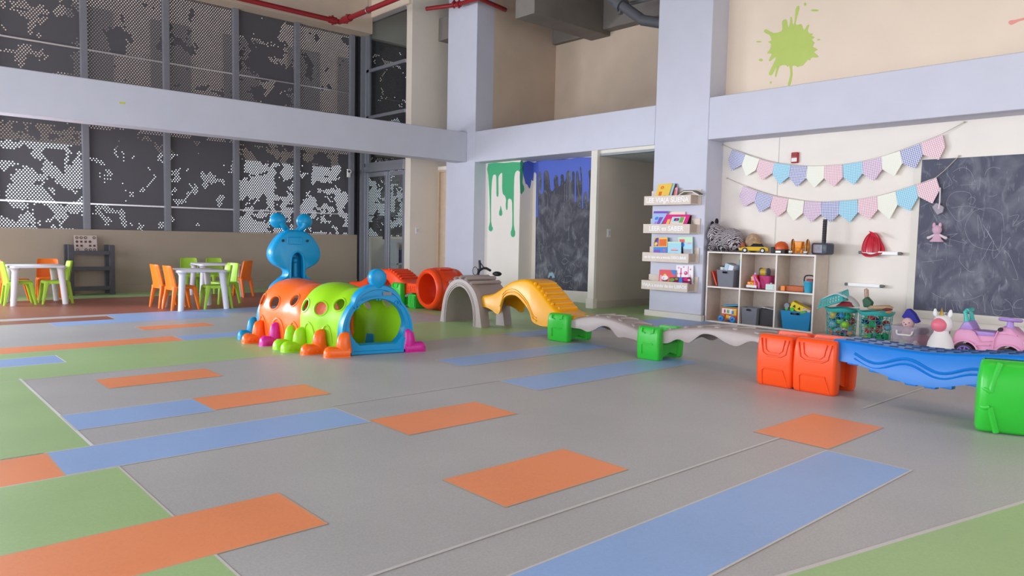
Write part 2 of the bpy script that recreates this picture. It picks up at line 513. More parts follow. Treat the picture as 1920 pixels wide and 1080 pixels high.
def perforated(name, thr, scale, off, rad):
    """sheet steel pierced by a hexagonal grid of round holes, some left blank in leafy patches"""
    m = bpy.data.materials.new(name); m.use_nodes = True; nt = m.node_tree; nd = nt.nodes; lk = nt.links
    b = nd['Principled BSDF']; out = nd['Material Output']
    b.inputs['Base Color'].default_value = lin((92, 90, 95)); b.inputs['Roughness'].default_value = 0.5
    b.inputs['Metallic'].default_value = 0.2
    tc = nd.new('ShaderNodeNewGeometry'); sp = nd.new('ShaderNodeSeparateXYZ'); lk.new(tc.outputs['Position'], sp.inputs[0])

    def mth(op, a, bb=None, cc=None):
        n = nd.new('ShaderNodeMath'); n.operation = op
        for i, q in enumerate((a, bb, cc)):
            if q is None: continue
            if isinstance(q, (int, float)): n.inputs[i].default_value = q
            else: lk.new(q, n.inputs[i])
        return n.outputs[0]
    S, Q = 0.042, 0.054 / 0.042
    x = mth('DIVIDE', sp.outputs[0], S); zz = mth('DIVIDE', sp.outputs[2], S * Q)
    ds = []; cells = []
    for k in (0.0, 0.5):
        fx = mth('SUBTRACT', mth('FRACT', mth('ADD', x, k)), 0.5)
        fz = mth('MULTIPLY', mth('SUBTRACT', mth('FRACT', mth('ADD', zz, k)), 0.5), Q)
        ds.append(mth('ADD', mth('MULTIPLY', fx, fx), mth('MULTIPLY', fz, fz)))
        cells.append((mth('SUBTRACT', sp.outputs[0], mth('MULTIPLY', fx, S)), mth('SUBTRACT', sp.outputs[2], mth('MULTIPLY', fz, S))))
    hole = []
    for d, (cx, cz) in zip(ds, cells):       # blank or pierced is decided per hole, at its centre
        cb = nd.new('ShaderNodeCombineXYZ'); lk.new(cx, cb.inputs[0]); lk.new(cz, cb.inputs[2]); cb.inputs[1].default_value = off
        n = nd.new('ShaderNodeTexNoise'); n.inputs['Scale'].default_value = scale; n.inputs['Detail'].default_value = 3.5
        n.inputs['Roughness'].default_value = 0.62; n.inputs['Distortion'].default_value = 0.6
        lk.new(cb.outputs[0], n.inputs['Vector'])
        hole.append(mth('MULTIPLY', mth('LESS_THAN', d, rad ** 2), mth('GREATER_THAN', n.outputs['Fac'], thr)))
    h = mth('MAXIMUM', hole[0], hole[1])
    tr = nd.new('ShaderNodeBsdfTransparent'); mx = nd.new('ShaderNodeMixShader')
    lk.new(h, mx.inputs[0]); lk.new(b.outputs[0], mx.inputs[1]); lk.new(tr.outputs[0], mx.inputs[2]); lk.new(mx.outputs[0], out.inputs[0])
    return m


PERF = {k: perforated('perforated_steel_' + k, t, s, o, r) for k, t, s, o, r in (
    ('leafy', 0.50, 3.2, 0.0, .23), ('sparse', 0.59, 3.6, 3.0, .20), ('mixed', 0.52, 2.6, 7.0, .21), ('dense', 0.40, 2.2, 11.0, .20), ('bright', 0.475, 3.0, 5.0, .25))}
POSTS = [0.32, 1.49, 2.66, 3.82, 4.94, 6.05, 7.16]
UP = ['leafy', 'mixed', 'dense', 'dense', 'mixed', 'dense']
LO = ['bright', 'bright', 'sparse', 'sparse', 'leafy', 'leafy']
wn = 0
for i in range(len(POSTS) - 1):
    x0, x1 = POSTS[i], POSTS[i + 1]
    for lo_, hi_, rail, kind in ((0.975, 2.5, 1.362, LO[i]), (2.5, 4.745, 3.656, UP[i])):
        wn += 1
        r_ = bpy.data.objects.new('window_%d' % wn, None); COL.objects.link(r_); r_.location = ((x0 + x1) / 2, YL, lo_); struct(r_)
        b = MB(); b.add([(x0 + 0.02, YL + 0.03, lo_), (x1 - 0.02, YL + 0.03, lo_), (x1 - 0.02, YL + 0.03, hi_), (x0 + 0.02, YL + 0.03, hi_)], [(0, 1, 2, 3)])
        b.build('perforated_sheet', PERF[kind], r_, smooth=0)
        b = MB(); b.span(x0 + 0.02, x1 - 0.02, YL - 0.012, YL + 0.012, rail - 0.012, rail + 0.012); b.build('rail', M_RAIL, r_, smooth=0)
        b = MB(); b.span(x1 - 0.045, x1 + 0.045, YL - 0.05, YL + 0.05, lo_, hi_); b.build('post', M_STEEL, r_, bevel=0.004)
for lo_, hi_, kind in ((0.95, 2.5, 'leafy'), (2.5, 4.745, 'sparse')):
    for x0, x1 in ((7.5, 8.7), (8.7, 9.9), (9.9, 11.1)):
        wn += 1
        b = MB(); b.add([(x0 + 0.03, YL + 0.03, lo_), (x1 - 0.03, YL + 0.03, lo_), (x1 - 0.03, YL + 0.03, hi_), (x0 + 0.03, YL + 0.03, hi_)], [(0, 1, 2, 3)])
        b.span(x1 - 0.03, x1 + 0.03, YL - 0.02, YL + 0.06, lo_, hi_, 1)
        b.span(x0, x1, YL - 0.01, YL + 0.01, 1.35, 1.37, 1)
        struct(b.build('window_%d' % wn, [PERF[kind], M_STEEL], smooth=0))

# glazed partition with the door (plane x = 7.43) and the cream wall beyond it
XD = 7.43
MG = bpy.data.materials.new('clear_glass'); MG.use_nodes = True
nt = MG.node_tree; nt.nodes.remove(nt.nodes['Principled BSDF'])
gl = nt.nodes.new('ShaderNodeBsdfGlossy'); gl.inputs['Roughness'].default_value = 0.02
tr = nt.nodes.new('ShaderNodeBsdfTransparent'); tr.inputs[0].default_value = (0.80, 0.84, 0.84, 1)
lw = nt.nodes.new('ShaderNodeLayerWeight'); lw.inputs[0].default_value = 0.5
pw = nt.nodes.new('ShaderNodeMath'); pw.operation = 'POWER'; pw.inputs[1].default_value = 4.0; nt.links.new(lw.outputs['Facing'], pw.inputs[0])
fr = nt.nodes.new('ShaderNodeMath'); fr.operation = 'MULTIPLY_ADD'; fr.inputs[1].default_value = 0.6; fr.inputs[2].default_value = 0.04; nt.links.new(pw.outputs[0], fr.inputs[0])
mx = nt.nodes.new('ShaderNodeMixShader')
nt.links.new(fr.outputs[0], mx.inputs[0]); nt.links.new(tr.outputs[0], mx.inputs[1]); nt.links.new(gl.outputs[0], mx.inputs[2])
nt.links.new(mx.outputs[0], nt.nodes['Material Output'].inputs[0])
MATS['glass'] = MG
dr = bpy.data.objects.new('door_1', None); COL.objects.link(dr); dr.location = (XD, 11.9, 0); struct(dr)
b = MB()
b.span(XD - 0.04, XD + 0.04, 12.47, 12.56, 0, HB + 2.8)                 # jamb post
b.span(XD - 0.04, XD + 0.04, 11.15, 12.5, 2.275, 2.35); b.span(XD - 0.05, XD + 0.04, 11.15, 12.5, 2.17, 2.275)
b.build('door_frame', M_ALU, dr, bevel=0.004)
for y0, y1, xo in ((11.70, 12.46, -0.015), (11.16, 11.75, 0.02)):       # two sliding leaves
    b = MB()
    wd = 0.075
    for a, c in ((y0, y0 + wd), (y1 - wd, y1)): b.span(XD + xo - 0.018, XD + xo + 0.018, a, c, 0.02, 2.16)
    for a, c in ((0.02, 0.12), (2.08, 2.16)): b.span(XD + xo - 0.018, XD + xo + 0.018, y0 + wd, y1 - wd, a, c)
    lf = b.build('door_leaf', M_ALU, dr, bevel=0.003)
    b = MB(); b.span(XD + xo - 0.003, XD + xo + 0.003, y0 + wd, y1 - wd, 0.12, 2.08); b.build('pane', MG, lf, smooth=0)
b = MB(); b.span(XD - 0.05, XD - 0.02, 11.78, 11.81, 0.9, 1.15); b.build('handle', M_DSTEEL, dr, bevel=0.003)
wn += 1
wr = bpy.data.objects.new('window_%d' % wn, None); COL.objects.link(wr); wr.location = (XD, 11.8, 2.4); struct(wr)
b = MB()
for z in (3.21, 4.085): b.span(XD - 0.03, XD + 0.03, 11.15, 12.5, z - 0.03, z + 0.03)
b.span(XD - 0.03, XD + 0.03, 11.15, 12.5, 4.97, 5.04); b.span(XD - 0.03, XD + 0.03, 12.38, 12.47, 2.35, 5.0)
b.build('window_frame', M_ALU, wr, bevel=0.004)
b = MB(); b.span(XD - 0.004, XD + 0.004, 11.15, 12.45, 2.35, 5.0); b.build('pane', MG, wr, smooth=0)
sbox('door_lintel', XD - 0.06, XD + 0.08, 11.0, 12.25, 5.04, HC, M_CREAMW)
b = MB(); b.span(7.205, 7.42, 12.62, 12.66, 0.0, 4.745, 1); b.span(7.285, 7.30, 12.56, 12.62, 0.0, 4.745, 1); b.span(7.33, 7.395, 12.5, 12.6, 0, 4.745, 0)
struct(b.build('trim_5', [M_STEEL, M_DSTEEL], smooth=0))
# cream wall at right angles to the glazing, then a timber door beside the column
sbox('return_wall', XD, 8.035, 10.98, 11.15, 0, HC, M_CREAMG)
sbox('return_wall', 8.035, 8.32, 10.98, 11.15, 2.25, HC, M_CREAMG)
sbox('rear_wall', 8.03, 8.20, 10.521, 10.979, 2.19, 2.25, M_CREAM)
dd = MB(); dd.span(8.075, 8.12, 10.525, 10.945, 0, 2.15); dd.span(8.03, 8.12, 10.945, 10.979, 0, 2.19, 0); dd.span(8.03, 8.12, 10.525, 10.945, 2.15, 2.19, 0)
struct(dd.build('door_2', [mat('pale_timber_door', (214, 190, 164), 0.55, var=0.05, vscale=9), M_SKIRT], smooth=0))
sbox('beam', 8.0, 9.0, 10.2, 10.98, 4.5, 4.9, M_CONC)
# room beyond the glazing
sbox('rear_wall', 11.1, 11.25, 9.9, 12.75, 0, HC, M_CREAM)
sbox('upper_floor', 7.6, 11.1, 11.15, 12.5, 2.5, 2.6, M_CONC)

daylight('room_beyond_added_fill', (9.2, 11.6, 2.45), (0, 0, 0), 1.2, 0.8, 16, (1.0, 0.96, 0.9))  # added fill, no lamp seen there, lifts the dark room behind the glass
b = MB(); b.span(7.9, 10.6, 12.15, 12.5, 0.84, 0.90); b.span(7.95, 8.0, 12.2, 12.5, 0, .84); b.span(9.3, 9.35, 12.2, 12.5, 0, .84); b.span(10.5, 10.55, 12.2, 12.5, 0, .84); b.span(7.9, 10.6, 12.2, 12.5, .40, .43)
tag(b.build('counter', mat('counter_white', (226, 226, 232), .5), bevel=.004), 'white counter seen through the glass door', 'counter')
for x, c, h in ((8.05, (60, 64, 150), .26), (8.5, (180, 90, 60), .2), (8.95, (40, 44, 60), .3), (9.6, (190, 180, 90), .22)):
    b = MB(); b.span(x, x + .3, 12.22, 12.42, .435, .435 + h); tag(b.build('storage_crate', mat('crate_%d' % int(x * 100), c, .5), bevel=.01), '%s crate on the shelf behind the glass door' % {8.05: 'indigo', 8.5: 'rust', 8.95: 'dark', 9.6: 'yellow'}[x], 'crate')

# outside: an overcast yard, and a raised tan building added to dim the upper holes
sbox('outside_pavement', -30, 40, 13.2, 60, -0.3, -0.2, mat('paved_yard', (160, 158, 152), 0.9, var=0.1))
b = MB(); b.span(1.6, 10.5, 16.5, 20, 2.95, 9); b.span(-.4, -.1, 16.8, 17.1, -.2, 2.95); b.span(12.5, 12.8, 16.8, 17.1, -.2, 2.95); b.span(-.4, 12.8, 16.6, 17.2, 2.95, 3.2)
for x in (3.2, 4.7, 6.2, 7.7, 9.0): b.span(x, x + .8, 16.46, 16.5, 3.9, 5.3, 1)
struct(b.build('added_dimming_building', [mat('tan_facade', (226, 206, 190), .9, var=.1), mat('facade_window', (150, 140, 134), .5)], smooth=0))

# ================================================================== PLAY COURSE
P_ORANGE = plast('orange', (250, 84, 26)); P_GREEN = plast('green', (54, 196, 58)); P_GREY = plast('warm_grey', (172, 158, 154), 0.38)
P_YELLOW = plast('yellow', (250, 176, 18)); P_BLUE = plast('blue', (14, 118, 206)); P_NAVY = plast('navy', (18, 44, 92), 0.5)
P_CYAN = plast('cyan_blue', (2, 146, 202)); P_LIME = plast('lime', (158, 220, 30)); P_TANG = plast('tangerine', (255, 112, 36))
P_MAG = plast('magenta', (206, 34, 150)); P_FOOT = plast('foot_orange', (250, 108, 26), 0.25)
P_REDO = plast('red_orange', (240, 72, 22))


def frame_at(ox, oy, ang):
    """local u along the heading, v to its left"""
    c, s = math.cos(ang), math.sin(ang)
    return lambda u, v, z: Vector((ox + u * c - v * s, oy + u * s + v * c, z))


def saddle_block(name, label, group, near, ang, wid, thick, H, low, m, style, post=0.085):
    """wide end posts joined by a low saddle; u runs from the post facing the room to the far post"""
    P = frame_at(near[0], near[1], ang)
    t = thing(name, label, 'play block', (near[0], near[1], 0), 0, group)
    for side in (0, 1):
        b = MB(); rings = []
        u0, u1 = (0, post) if side == 0 else (wid - post, wid)
        zs = [(0.0, 0.90, -.012), (0.012, 0.95, -.004), (0.06, 0.985, 0.004), (0.3, 1.0, .010), (0.5, 1.0, .013), (0.75, 0.99, .010), (0.93, 0.95, .003), (0.985, 0.92, -.004), (1.0, 0.86, -.014)]
        for k, sc, bul in zs:
            bul *= 3.0 if style == 'plain' else 1; sc = sc ** 1.7 if style == 'plain' else sc
            out = u0 - bul if side == 0 else u1 + bul
            inn = u1 if side == 0 else u0
            lo, hi = min(out, inn), max(out, inn)
            rr = rrect(hi - lo, thick * sc * (.5 if side and style == 'plain' else 1), 0.042 if style == 'plain' else 0.022, 4, (lo + hi) / 2, 0)
            rings.append([P(a, c, k * H * (0.55 if side and style == 'plain' else .94 if side and style == 'low' else 1)) for a, c in rr])
        b.loft(rings)
        po = b.build('end_post', m, t, smooth=50)
        if side == 0 and style != 'plain':
            e = MB()
            f0 = -0.0135
            if style == 'tall':
                for w_, z0, r in ((0.10, 0.60, 0.0065), (0.072, 0.66, 0.005)):
                    pts = [P(f0 + 0.002, -w_ * thick / 0.26, H * 0.93), P(f0 - 0.001, -w_ * 0.82 * thick / 0.26, H * z0 + 0.02), P(f0 - 0.002, -w_ * 0.5 * thick / 0.26, H * z0), P(f0 - 0.002, w_ * 0.5 * thick / 0.26, H * z0), P(f0 - 0.001, w_ * 0.82 * thick / 0.26, H * z0 + 0.02), P(f0 + 0.002, w_ * thick / 0.26, H * 0.93)]
                    e.tube(pts, r, 6)
                w_ = 0.085 * thick / 0.26
                e.tube([P(f0 + 0.01, w_, 0.01), P(f0 + 0.002, w_, H * 0.30), P(f0, w_ - 0.015, H * 0.34), P(f0, -w_ + 0.02, H * 0.33), P(f0 + 0.006, -w_, H * 0.16), P(f0 + 0.012, -w_ - 0.012, 0.012)], 0.006, 6)
            else:
                w_ = 0.05 * thick / 0.2
                e.tube([P(f0 + 0.003, w_, H * 0.97), P(f0, w_, H * 0.84), P(f0, w_ - 0.03, H * 0.82)], 0.006, 6)
                e.tube([P(f0 + 0.003, -w_, H * 0.97), P(f0, -w_, H * 0.84), P(f0, -w_ + 0.03, H * 0.82)], 0.006, 6)
                e.tube([P(f0, w_, H * 0.18), P(f0, w_, H * 0.47), P(f0, w_ - 0.012, H * 0.5), P(f0, -w_, H * 0.5)], 0.006, 6)
            e.each('moulded_ridge', m, po)
        if side == 0 and style == 'plain':
            e = MB()
            for q in ([(-.012, .055, .97), (-.030, .085, .72), (-.036, .095, .58)], [(-.012, .125, .60), (-.030, .118, .615), (-.036, .095, .58)], [(-.012, .130, .37), (-.030, .118, .36), (-.038, .095, .38)], [(-.038, .095, .38), (-.030, .075, .20), (-.014, .055, .03)]):
                e.tube(smooth_path([P(a_ + .010, b_, z_ * H) for a_, b_, z_ in q], 4), .016, 10)
            e.each('moulded_ridge', m, po)
    b = MB()
    k = {'low': .86, 'tall': .66, 'plain': .42}[style]
    prof = [(post * 0.6, 0.012), (post + 0.03, 0.03), (wid / 2, 0.055), (wid - post - 0.03, 0.03), (wid - post * 0.6, 0.012)]
    rings = [[P(u, -thick * k / 2, z0), P(u, thick * k / 2, z0), P(u, thick * k / 2, low - .012), P(u, thick * k / 2 - .012, low), P(u, -thick * k / 2 + .012, low), P(u, -thick * k / 2, low - .012)] for u, z0 in prof]
    b.loft(rings)
    sd = b.build('saddle', m, t, smooth=40)
    b = MB()
    for i in range(4):
        u = post + 0.03 + i * (wid - 2 * post - 0.06) / 3
        b.tube([P(u, -thick * k / 2 + .02, low), P(u, thick * k / 2 - .02, low)], 0.006, 6)
    b.each('grip_ridge', m, sd)
    return t


AC = R(6)     # heading of the blocks' long side away from the room
GB = None
saddle_block('stepping_block', 'small green block between the yellow arch and a wavy grey bridge', GB, (5.035, 4.905), AC, 0.40, 0.25, 0.268, 0.135, P_GREEN, 'low')
saddle_block('stepping_block', 'small green block joining the two wavy grey bridges', GB, (4.895, 3.715), AC, 0.41, 0.215, 0.276, 0.14, P_GREEN, 'low')
saddle_block('stepping_block', 'orange block at the end of the wavy grey bridge', None, (4.735, 2.505), R(2), 0.36, 0.262, 0.358, 0.235, P_ORANGE, 'tall')
saddle_block('stepping_block', 'orange block holding the blue wavy bridge', None, (4.735, 2.222), R(2), 0.36, 0.292, 0.362, 0.232, P_ORANGE, 'tall')
saddle_block('stepping_block', 'tall green block under the far end of the blue bridge', None, (4.552, 1.065), R(24), 0.36, 0.30, 0.395, 0.22, P_GREEN, 'plain', 0.10)


def wavy_bridge(name, label, A, B, width, prof, m, group=None, inner=0.014, shoulder=0.018, flare=0.0):
    """moulded plank: domed top, wavy skirts on both sides, hollow underneath; prof = (t, top, bottom)"""
    A = Vector(A); B = Vector(B); d = B - A; L = d.length; ang = math.atan2(d.y, d.x)
    P = frame_at(A.x, A.y, ang)
    t = thing(name, label, 'balance bridge', (A.x, A.y, 0), 0, group)
    pts = smooth_path([(a, b_, c if group is None else .165 + (c - .165) * 1.25) for a, b_, c in prof], 4)
    rings = []
    for q in pts:
        u, zt, zb = q.x * L, q.y, min(q.z, q.y - 0.03)
        s = shoulder; w = width
        rings.append([P(u, flare, zb), P(u, 0, zt - s), P(u, -s * .4, zt - s * .35), P(u, -s * 1.4, zt), P(u, -w + s * 1.4, zt), P(u, -w + s * .4, zt - s * .35), P(u, -w, zt - s), P(u, -w - flare, zb),
                      P(u, -w - flare + inner, zb), P(u, -w + inner, zt - s - inner), P(u, -inner, zt - s - inner), P(u, flare - inner, zb)])
    b = MB(); b.loft(rings)
    b.build('deck', m, t, smooth=45)

    def top(u):
        x = u / L
        for i in range(len(pts) - 1):
            if pts[i].x <= x <= pts[i + 1].x:
                k = (x - pts[i].x) / max(1e-6, pts[i + 1].x - pts[i].x)
                return pts[i].y + (pts[i + 1].y - pts[i].y) * k
        return pts[-1].y

    def bot(u):
        x = u / L
        for i in range(len(pts) - 1):
            if pts[i].x <= x <= pts[i + 1].x:
                k = (x - pts[i].x) / max(1e-6, pts[i + 1].x - pts[i].x)
                return pts[i].z + (pts[i + 1].z - pts[i].z) * k
        return pts[-1].z
    return t, P, L, top, bot


# left of the heading (A -> B, towards smaller y) is away from the room, so v = 0 is the room side
def ridges(t, P, L, top, width, m, us):
    b = MB()
    for u in us:
        u *= L; pts = []
        for k in range(9):
            a = PI * (0.5 + k / 8)
            uu = u + 0.085 * math.cos(a); v = -width * 0.52 - 0.36 * width * math.sin(a)
            pts.append(P(uu, v, top(uu) + 0.002))
        b.tube(pts, 0.012, 6)
    b.each('grip_ridge', m, t)


def flip(P): return lambda u, v, z: P(u, -v, z)


W1 = 0.30
pr1 = [(0, .215, .145), (.09, .235, .148), (.17, .258, .15), (.26, .276, .138), (.34, .285, .158), (.43, .288, .195), (.53, .284, .197), (.63, .272, .14), (.71, .258, .146), (.82, .236, .142), (.92, .214, .124), (1.0, .20, .14)]
pr2 = [(0, .235, .15), (.09, .265, .157), (.18, .288, .195), (.28, .308, .185), (.38, .322, .250), (.48, .332, .255), (.57, .336, .225), (.66, .336, .212), (.75, .332, .252), (.82, .326, .252), (.92, .312, .224), (1.0, .298, .245)]
for lab, A, B, pr in (('wavy grey bridge between the two small green blocks', (5.105, 4.83), (4.985, 3.76), pr1),
                      ('wavy grey bridge running up to the orange blocks', (4.965, 3.67), (4.815, 2.47), pr2)):
    # far side lies to the left of the heading: mirror v
    d = Vector((B[0] - A[0], B[1] - A[1])).normalized()
    A2 = (A[0] - d.y * W1, A[1] + d.x * W1); B2 = (B[0] - d.y * W1, B[1] + d.x * W1)
    t, P, L, top, bot = wavy_bridge('balance_bridge', lab, (*A2, 0), (*B2, 0), W1, pr, P_GREY, 'wavy grey bridges')
    ridges(t, P, L, top, W1, P_GREY, (0.10, .24, .36, .50, .64, .80))

prb = [(0, .372, .24), (.08, .374, .236), (.15, .374, .232), (.22, .372, .218), (.3, .37, .198), (.4, .368, .172), (.5, .368, .165), (.6, .376, .172), (.68, .385, .196), (.76, .396, .222), (.85, .408, .25), (.93, .418, .262), (1.0, .424, .27)]
A, B, WB = (4.79, 2.13), (4.66, 1.02), 0.30
d = Vector((B[0] - A[0], B[1] - A[1])).normalized()
t, P, L, top, bot = wavy_bridge('balance_bridge', 'blue wavy bridge between orange and green blocks', (A[0] - d.y * WB, A[1] + d.x * WB, 0), (B[0] - d.y * WB, B[1] + d.x * WB, 0), WB, prb, P_BLUE, None, flare=0.012)
b = MB()
for off, r in ((0.0, 0.010), (-0.032, 0.008)):
    pts = []
    for k in range(25):
        u = L * (0.14 + 0.70 * k / 24); zc = 0.285 + 0.028 * math.sin((k / 24) * 4 * PI + 2.6) + off
        pts.append(P(u, -WB - 0.004, zc))
    b.tube(pts, r, 6)
b.each('wave_moulding', P_BLUE, t)
b = MB()
for k in range(11):
    u = L * (0.08 + 0.084 * k)
    for v in (-WB + 0.055, -WB + 0.15, -0.055):
        zz = top(u)
        b.box(P(u, v, zz + 0.0015), (0.05, 0.03, 0.004), rz=math.atan2(d.y, d.x) + 0.3)
b.each('grip_pad', P_NAVY, t, bevel=0.001)
b = MB()
for k in (0.13, 0.26, 0.37, 0.46, 0.56, 0.64, 0.76):
    u = L * k
    b.box(P(u, -WB + 0.014, bot(u) + 0.001), (0.07, 0.046, 0.022), rz=math.atan2(d.y, d.x))
b.each('edge_lug', P_BLUE, t, bevel=0.004)

# yellow arch bridge with climbing steps
def yellow_like(name, label, X0, ytop, prof, width, m, steps, beads):
    A = (X0 + width, prof[0][0]); B = (X0 + width, prof[-1][0]); Lp = prof[0][0] - prof[-1][0]
    pr = [((prof[0][0] - y) / Lp, a, b_) for y, a, b_ in prof]
    t, P, L, top, bot = wavy_bridge(name, label, (*A, 0), (*B, 0), width, pr, m, None, inner=0.02, shoulder=0.03)
    b = MB()
    for y in steps:
        u = prof[0][0] - y
        b.tube([P(u, -width + 0.05, top(u) + 0.003), P(u, -0.05, top(u) + 0.003)], 0.017, 8)
    b.each('step', m, t)
    b = MB()
    for y in beads:
        u = prof[0][0] - y
        b.ball(P(u, -width + 0.028, top(u) + 0.004), (0.021, 0.018, 0.021), 10, 6)
    b.each('bead', m, t)
    b = MB()
    for off, r in ((0.035, 0.009), (0.062, 0.007)):      # mouldings that follow the arch
        pts = []
        ys = [prof[0][0] - 0.22 * Lp - 0.40 * Lp * k / 12 for k in range(13)]
        for y in ys:
            u = prof[0][0] - y; pts.append(P(u, -width - 0.002, bot(u) + off))
        b.tube(pts, r, 6)
    b.each('arch_moulding', m, t)
    return t


py_ = [(6.17, .350, .225), (6.08, .362, .222), (5.99, .385, .200), (5.93, .412, .172), (5.875, .44, .180), (5.845, .456, .27), (5.80, .482, .352), (5.71, .528, .388), (5.61, .552, .386), (5.505, .566, .328), (5.41, .553, .246),
       (5.365, .532, .15), (5.30, .492, .122), (5.22, .43, .110), (5.15, .372, .112), (5.08, .322, .116), (5.02, .283, .15), (4.94, .262, .19), (4.84, .250, .21), (4.76, .244, .22)]
yellow_like('arch_bridge', 'yellow arch bridge with moulded steps between grey tunnel and green block', 5.13, 0, py_, 0.36, P_YELLOW, (5.34, 5.28, 5.22, 5.16, 5.10, 5.04), (5.35, 5.30, 5.25, 5.20, 5.15, 5.10))

# warm grey tunnel arch
t = thing('tunnel_arch', 'warm grey tunnel arch with ribbed top beside the yellow arch', 'play tunnel', (5.3, 6.48, 0))
out = smooth_path([(6.86, 0, 0), (6.835, .14, 0), (6.80, .28, 0), (6.735, .40, 0), (6.64, .485, 0), (6.52, .515, 0), (6.40, .505, 0), (6.29, .45, 0), (6.20, .36, 0), (6.145, .23, 0), (6.115, .1, 0), (6.095, 0, 0)], 4)
inn = smooth_path([(6.245, 0, 0), (6.25, .14, 0), (6.29, .28, 0), (6.38, .39, 0), (6.50, .43, 0), (6.62, .385, 0), (6.71, .28, 0), (6.745, .14, 0), (6.755, 0, 0)], 5)
ring = [(p.x, p.y) for p in out] + [(p.x, p.y) for p in inn]
cyy = 6.48
rings = []
for x, k in ((5.075, .985), (5.09, 1.0), (5.14, 1.0), (5.16, .985), (5.44, .985), (5.46, 1.0), (5.51, 1.0), (5.525, .985)):
    rr = []
    for i, (y, z) in enumerate(ring):
        kk = k if i < len(out) else 1.0
        rr.append(Vector((x, cyy + (y - cyy) * kk, z * kk)))
    rings.append(rr)
b = MB(); b.loft(rings)
shell = b.build('shell', P_GREY, t, smooth=45)
c = MB(); c.span(5.20, 5.41, 6.0, 6.30, -.05, .17); cut(shell, [c])
b = MB()
for y, z in ((6.69, .452), (6.60, .50), (6.50, .518), (6.40, .508), (6.31, .467)):
    b.tube([(5.085, y, z), (5.10, y, z + .014), (5.50, y, z + .014), (5.515, y, z)], 0.022, 8)
b.each('climbing_rib', P_GREY, t, smooth=50)
b = MB()
for s in (0, 0.03):
    b.tube([(5.076, cyy + (q.x - cyy) * (1.08 + s * 2.2), q.y * (1.05 + s * 1.6)) for q in inn], 0.008 if s else 0.012, 6)
b.each('rim_moulding', P_GREY, t)

# orange barrel tunnel behind it
t = thing('barrel_tunnel', 'round orange barrel tunnel lying behind the grey arch', 'play tunnel', (5.8, 7.9, 0))
pf = [(.205, 0), (.225, -.018), (.245, -.012), (.262, .01), (.272, .035), (.268, .055), (.258, .065), (.262, .078), (.281, .10), (.285, .15), (.286, .30), (.282, .36), (.262, .385), (.268, .41), (.262, .45), (.235, .475), (.21, .47), (.2, .44), (.2, .22), (.2, .04)]
rings = []
for r, x in pf:
    rr = []
    for j in range(40):
        a = 2 * PI * j / 40
        k = 1 - 0.018 * (1 - math.cos(8 * a)) * (1 if r > .28 else 0)
        rr.append(Vector((5.63 + x, 7.9 + r * k * math.cos(a), 0.287 + r * k * math.sin(a))))
    rings.append(rr)
b = MB(); b.loft(rings, wrap=True)
b.build('drum', P_REDO, t, smooth=40)
b = MB()
for j in range(8):
    a = 2 * PI * (j + .5) / 8
    b.tube([(5.75, 7.9 + .283 * math.cos(a), .287 + .283 * math.sin(a)), (5.97, 7.9 + .283 * math.cos(a), .287 + .283 * math.sin(a))], 0.009, 6)
b.each('drum_rib', P_REDO, t)

# second orange arch further back, on its green block
po = [(10.0, .26, .15), (9.82, .27, .14), (9.68, .29, .10), (9.55, .34, .10), (9.45, .40, .22), (9.3, .46, .34), (9.15, .49, .385), (9.0, .50, .38), (8.88, .49, .33), (8.78, .462, .25), (8.72, .44, .16), (8.64, .40, .12), (8.56, .365, .12), (8.48, .335, .17), (8.38, .325, .2), (8.30, .32, .21)]
yellow_like('arch_bridge', 'orange arch bridge with dotted steps behind the caterpillar tunnel', 5.66, 0, po, 0.36, P_REDO, (8.86, 8.8, 8.74, 8.68, 8.62), (8.90, 8.84, 8.78, 8.72, 8.66, 8.60))
saddle_block('stepping_block', 'green block in front of the orange dotted arch', None, (5.57, 8.56), R(0), 0.42, 0.24, 0.33, 0.12, P_GREEN, 'low')
t = thing('barrel_cradle', 'ribbed green cradle under the orange barrel tunnel', 'play block', (5.8, 8.17, 0))
b = MB(); b.span(5.64, 6.0, 8.19, 8.36, 0, 0.19); b.build('cradle_body', P_GREEN, t, bevel=0.02)
b = MB()
for k in range(5):
    b.tube([(5.635, 8.205 + k * .033, 0.02), (5.635, 8.205 + k * .033, 0.17)], 0.011, 8)
b.each('cradle_rib', P_GREEN, t)
t = thing('connector_plank', 'orange ribbed plank between dotted arch and barrel', 'balance bridge', (5.8, 8.27, 0.2))
b = MB(); b.span(5.66, 5.98, 8.175, 8.425, 0.205, 0.338); b.build('plank_body', P_REDO, t, bevel=0.014)
b = MB()
for k in range(5):
    for z in (0.245, 0.285): b.box((5.657, 8.21 + k * 0.045, z), (0.008, 0.03, 0.028))
b.each('grip_stud', P_REDO, t, bevel=0.003)

# ------------------------------------------------------------------ caterpillar tunnel
CT = thing('caterpillar_tunnel', 'crawl-through caterpillar tunnel with orange and lime sections and cyan head', 'play tunnel', (3.1, 5.9, 0))


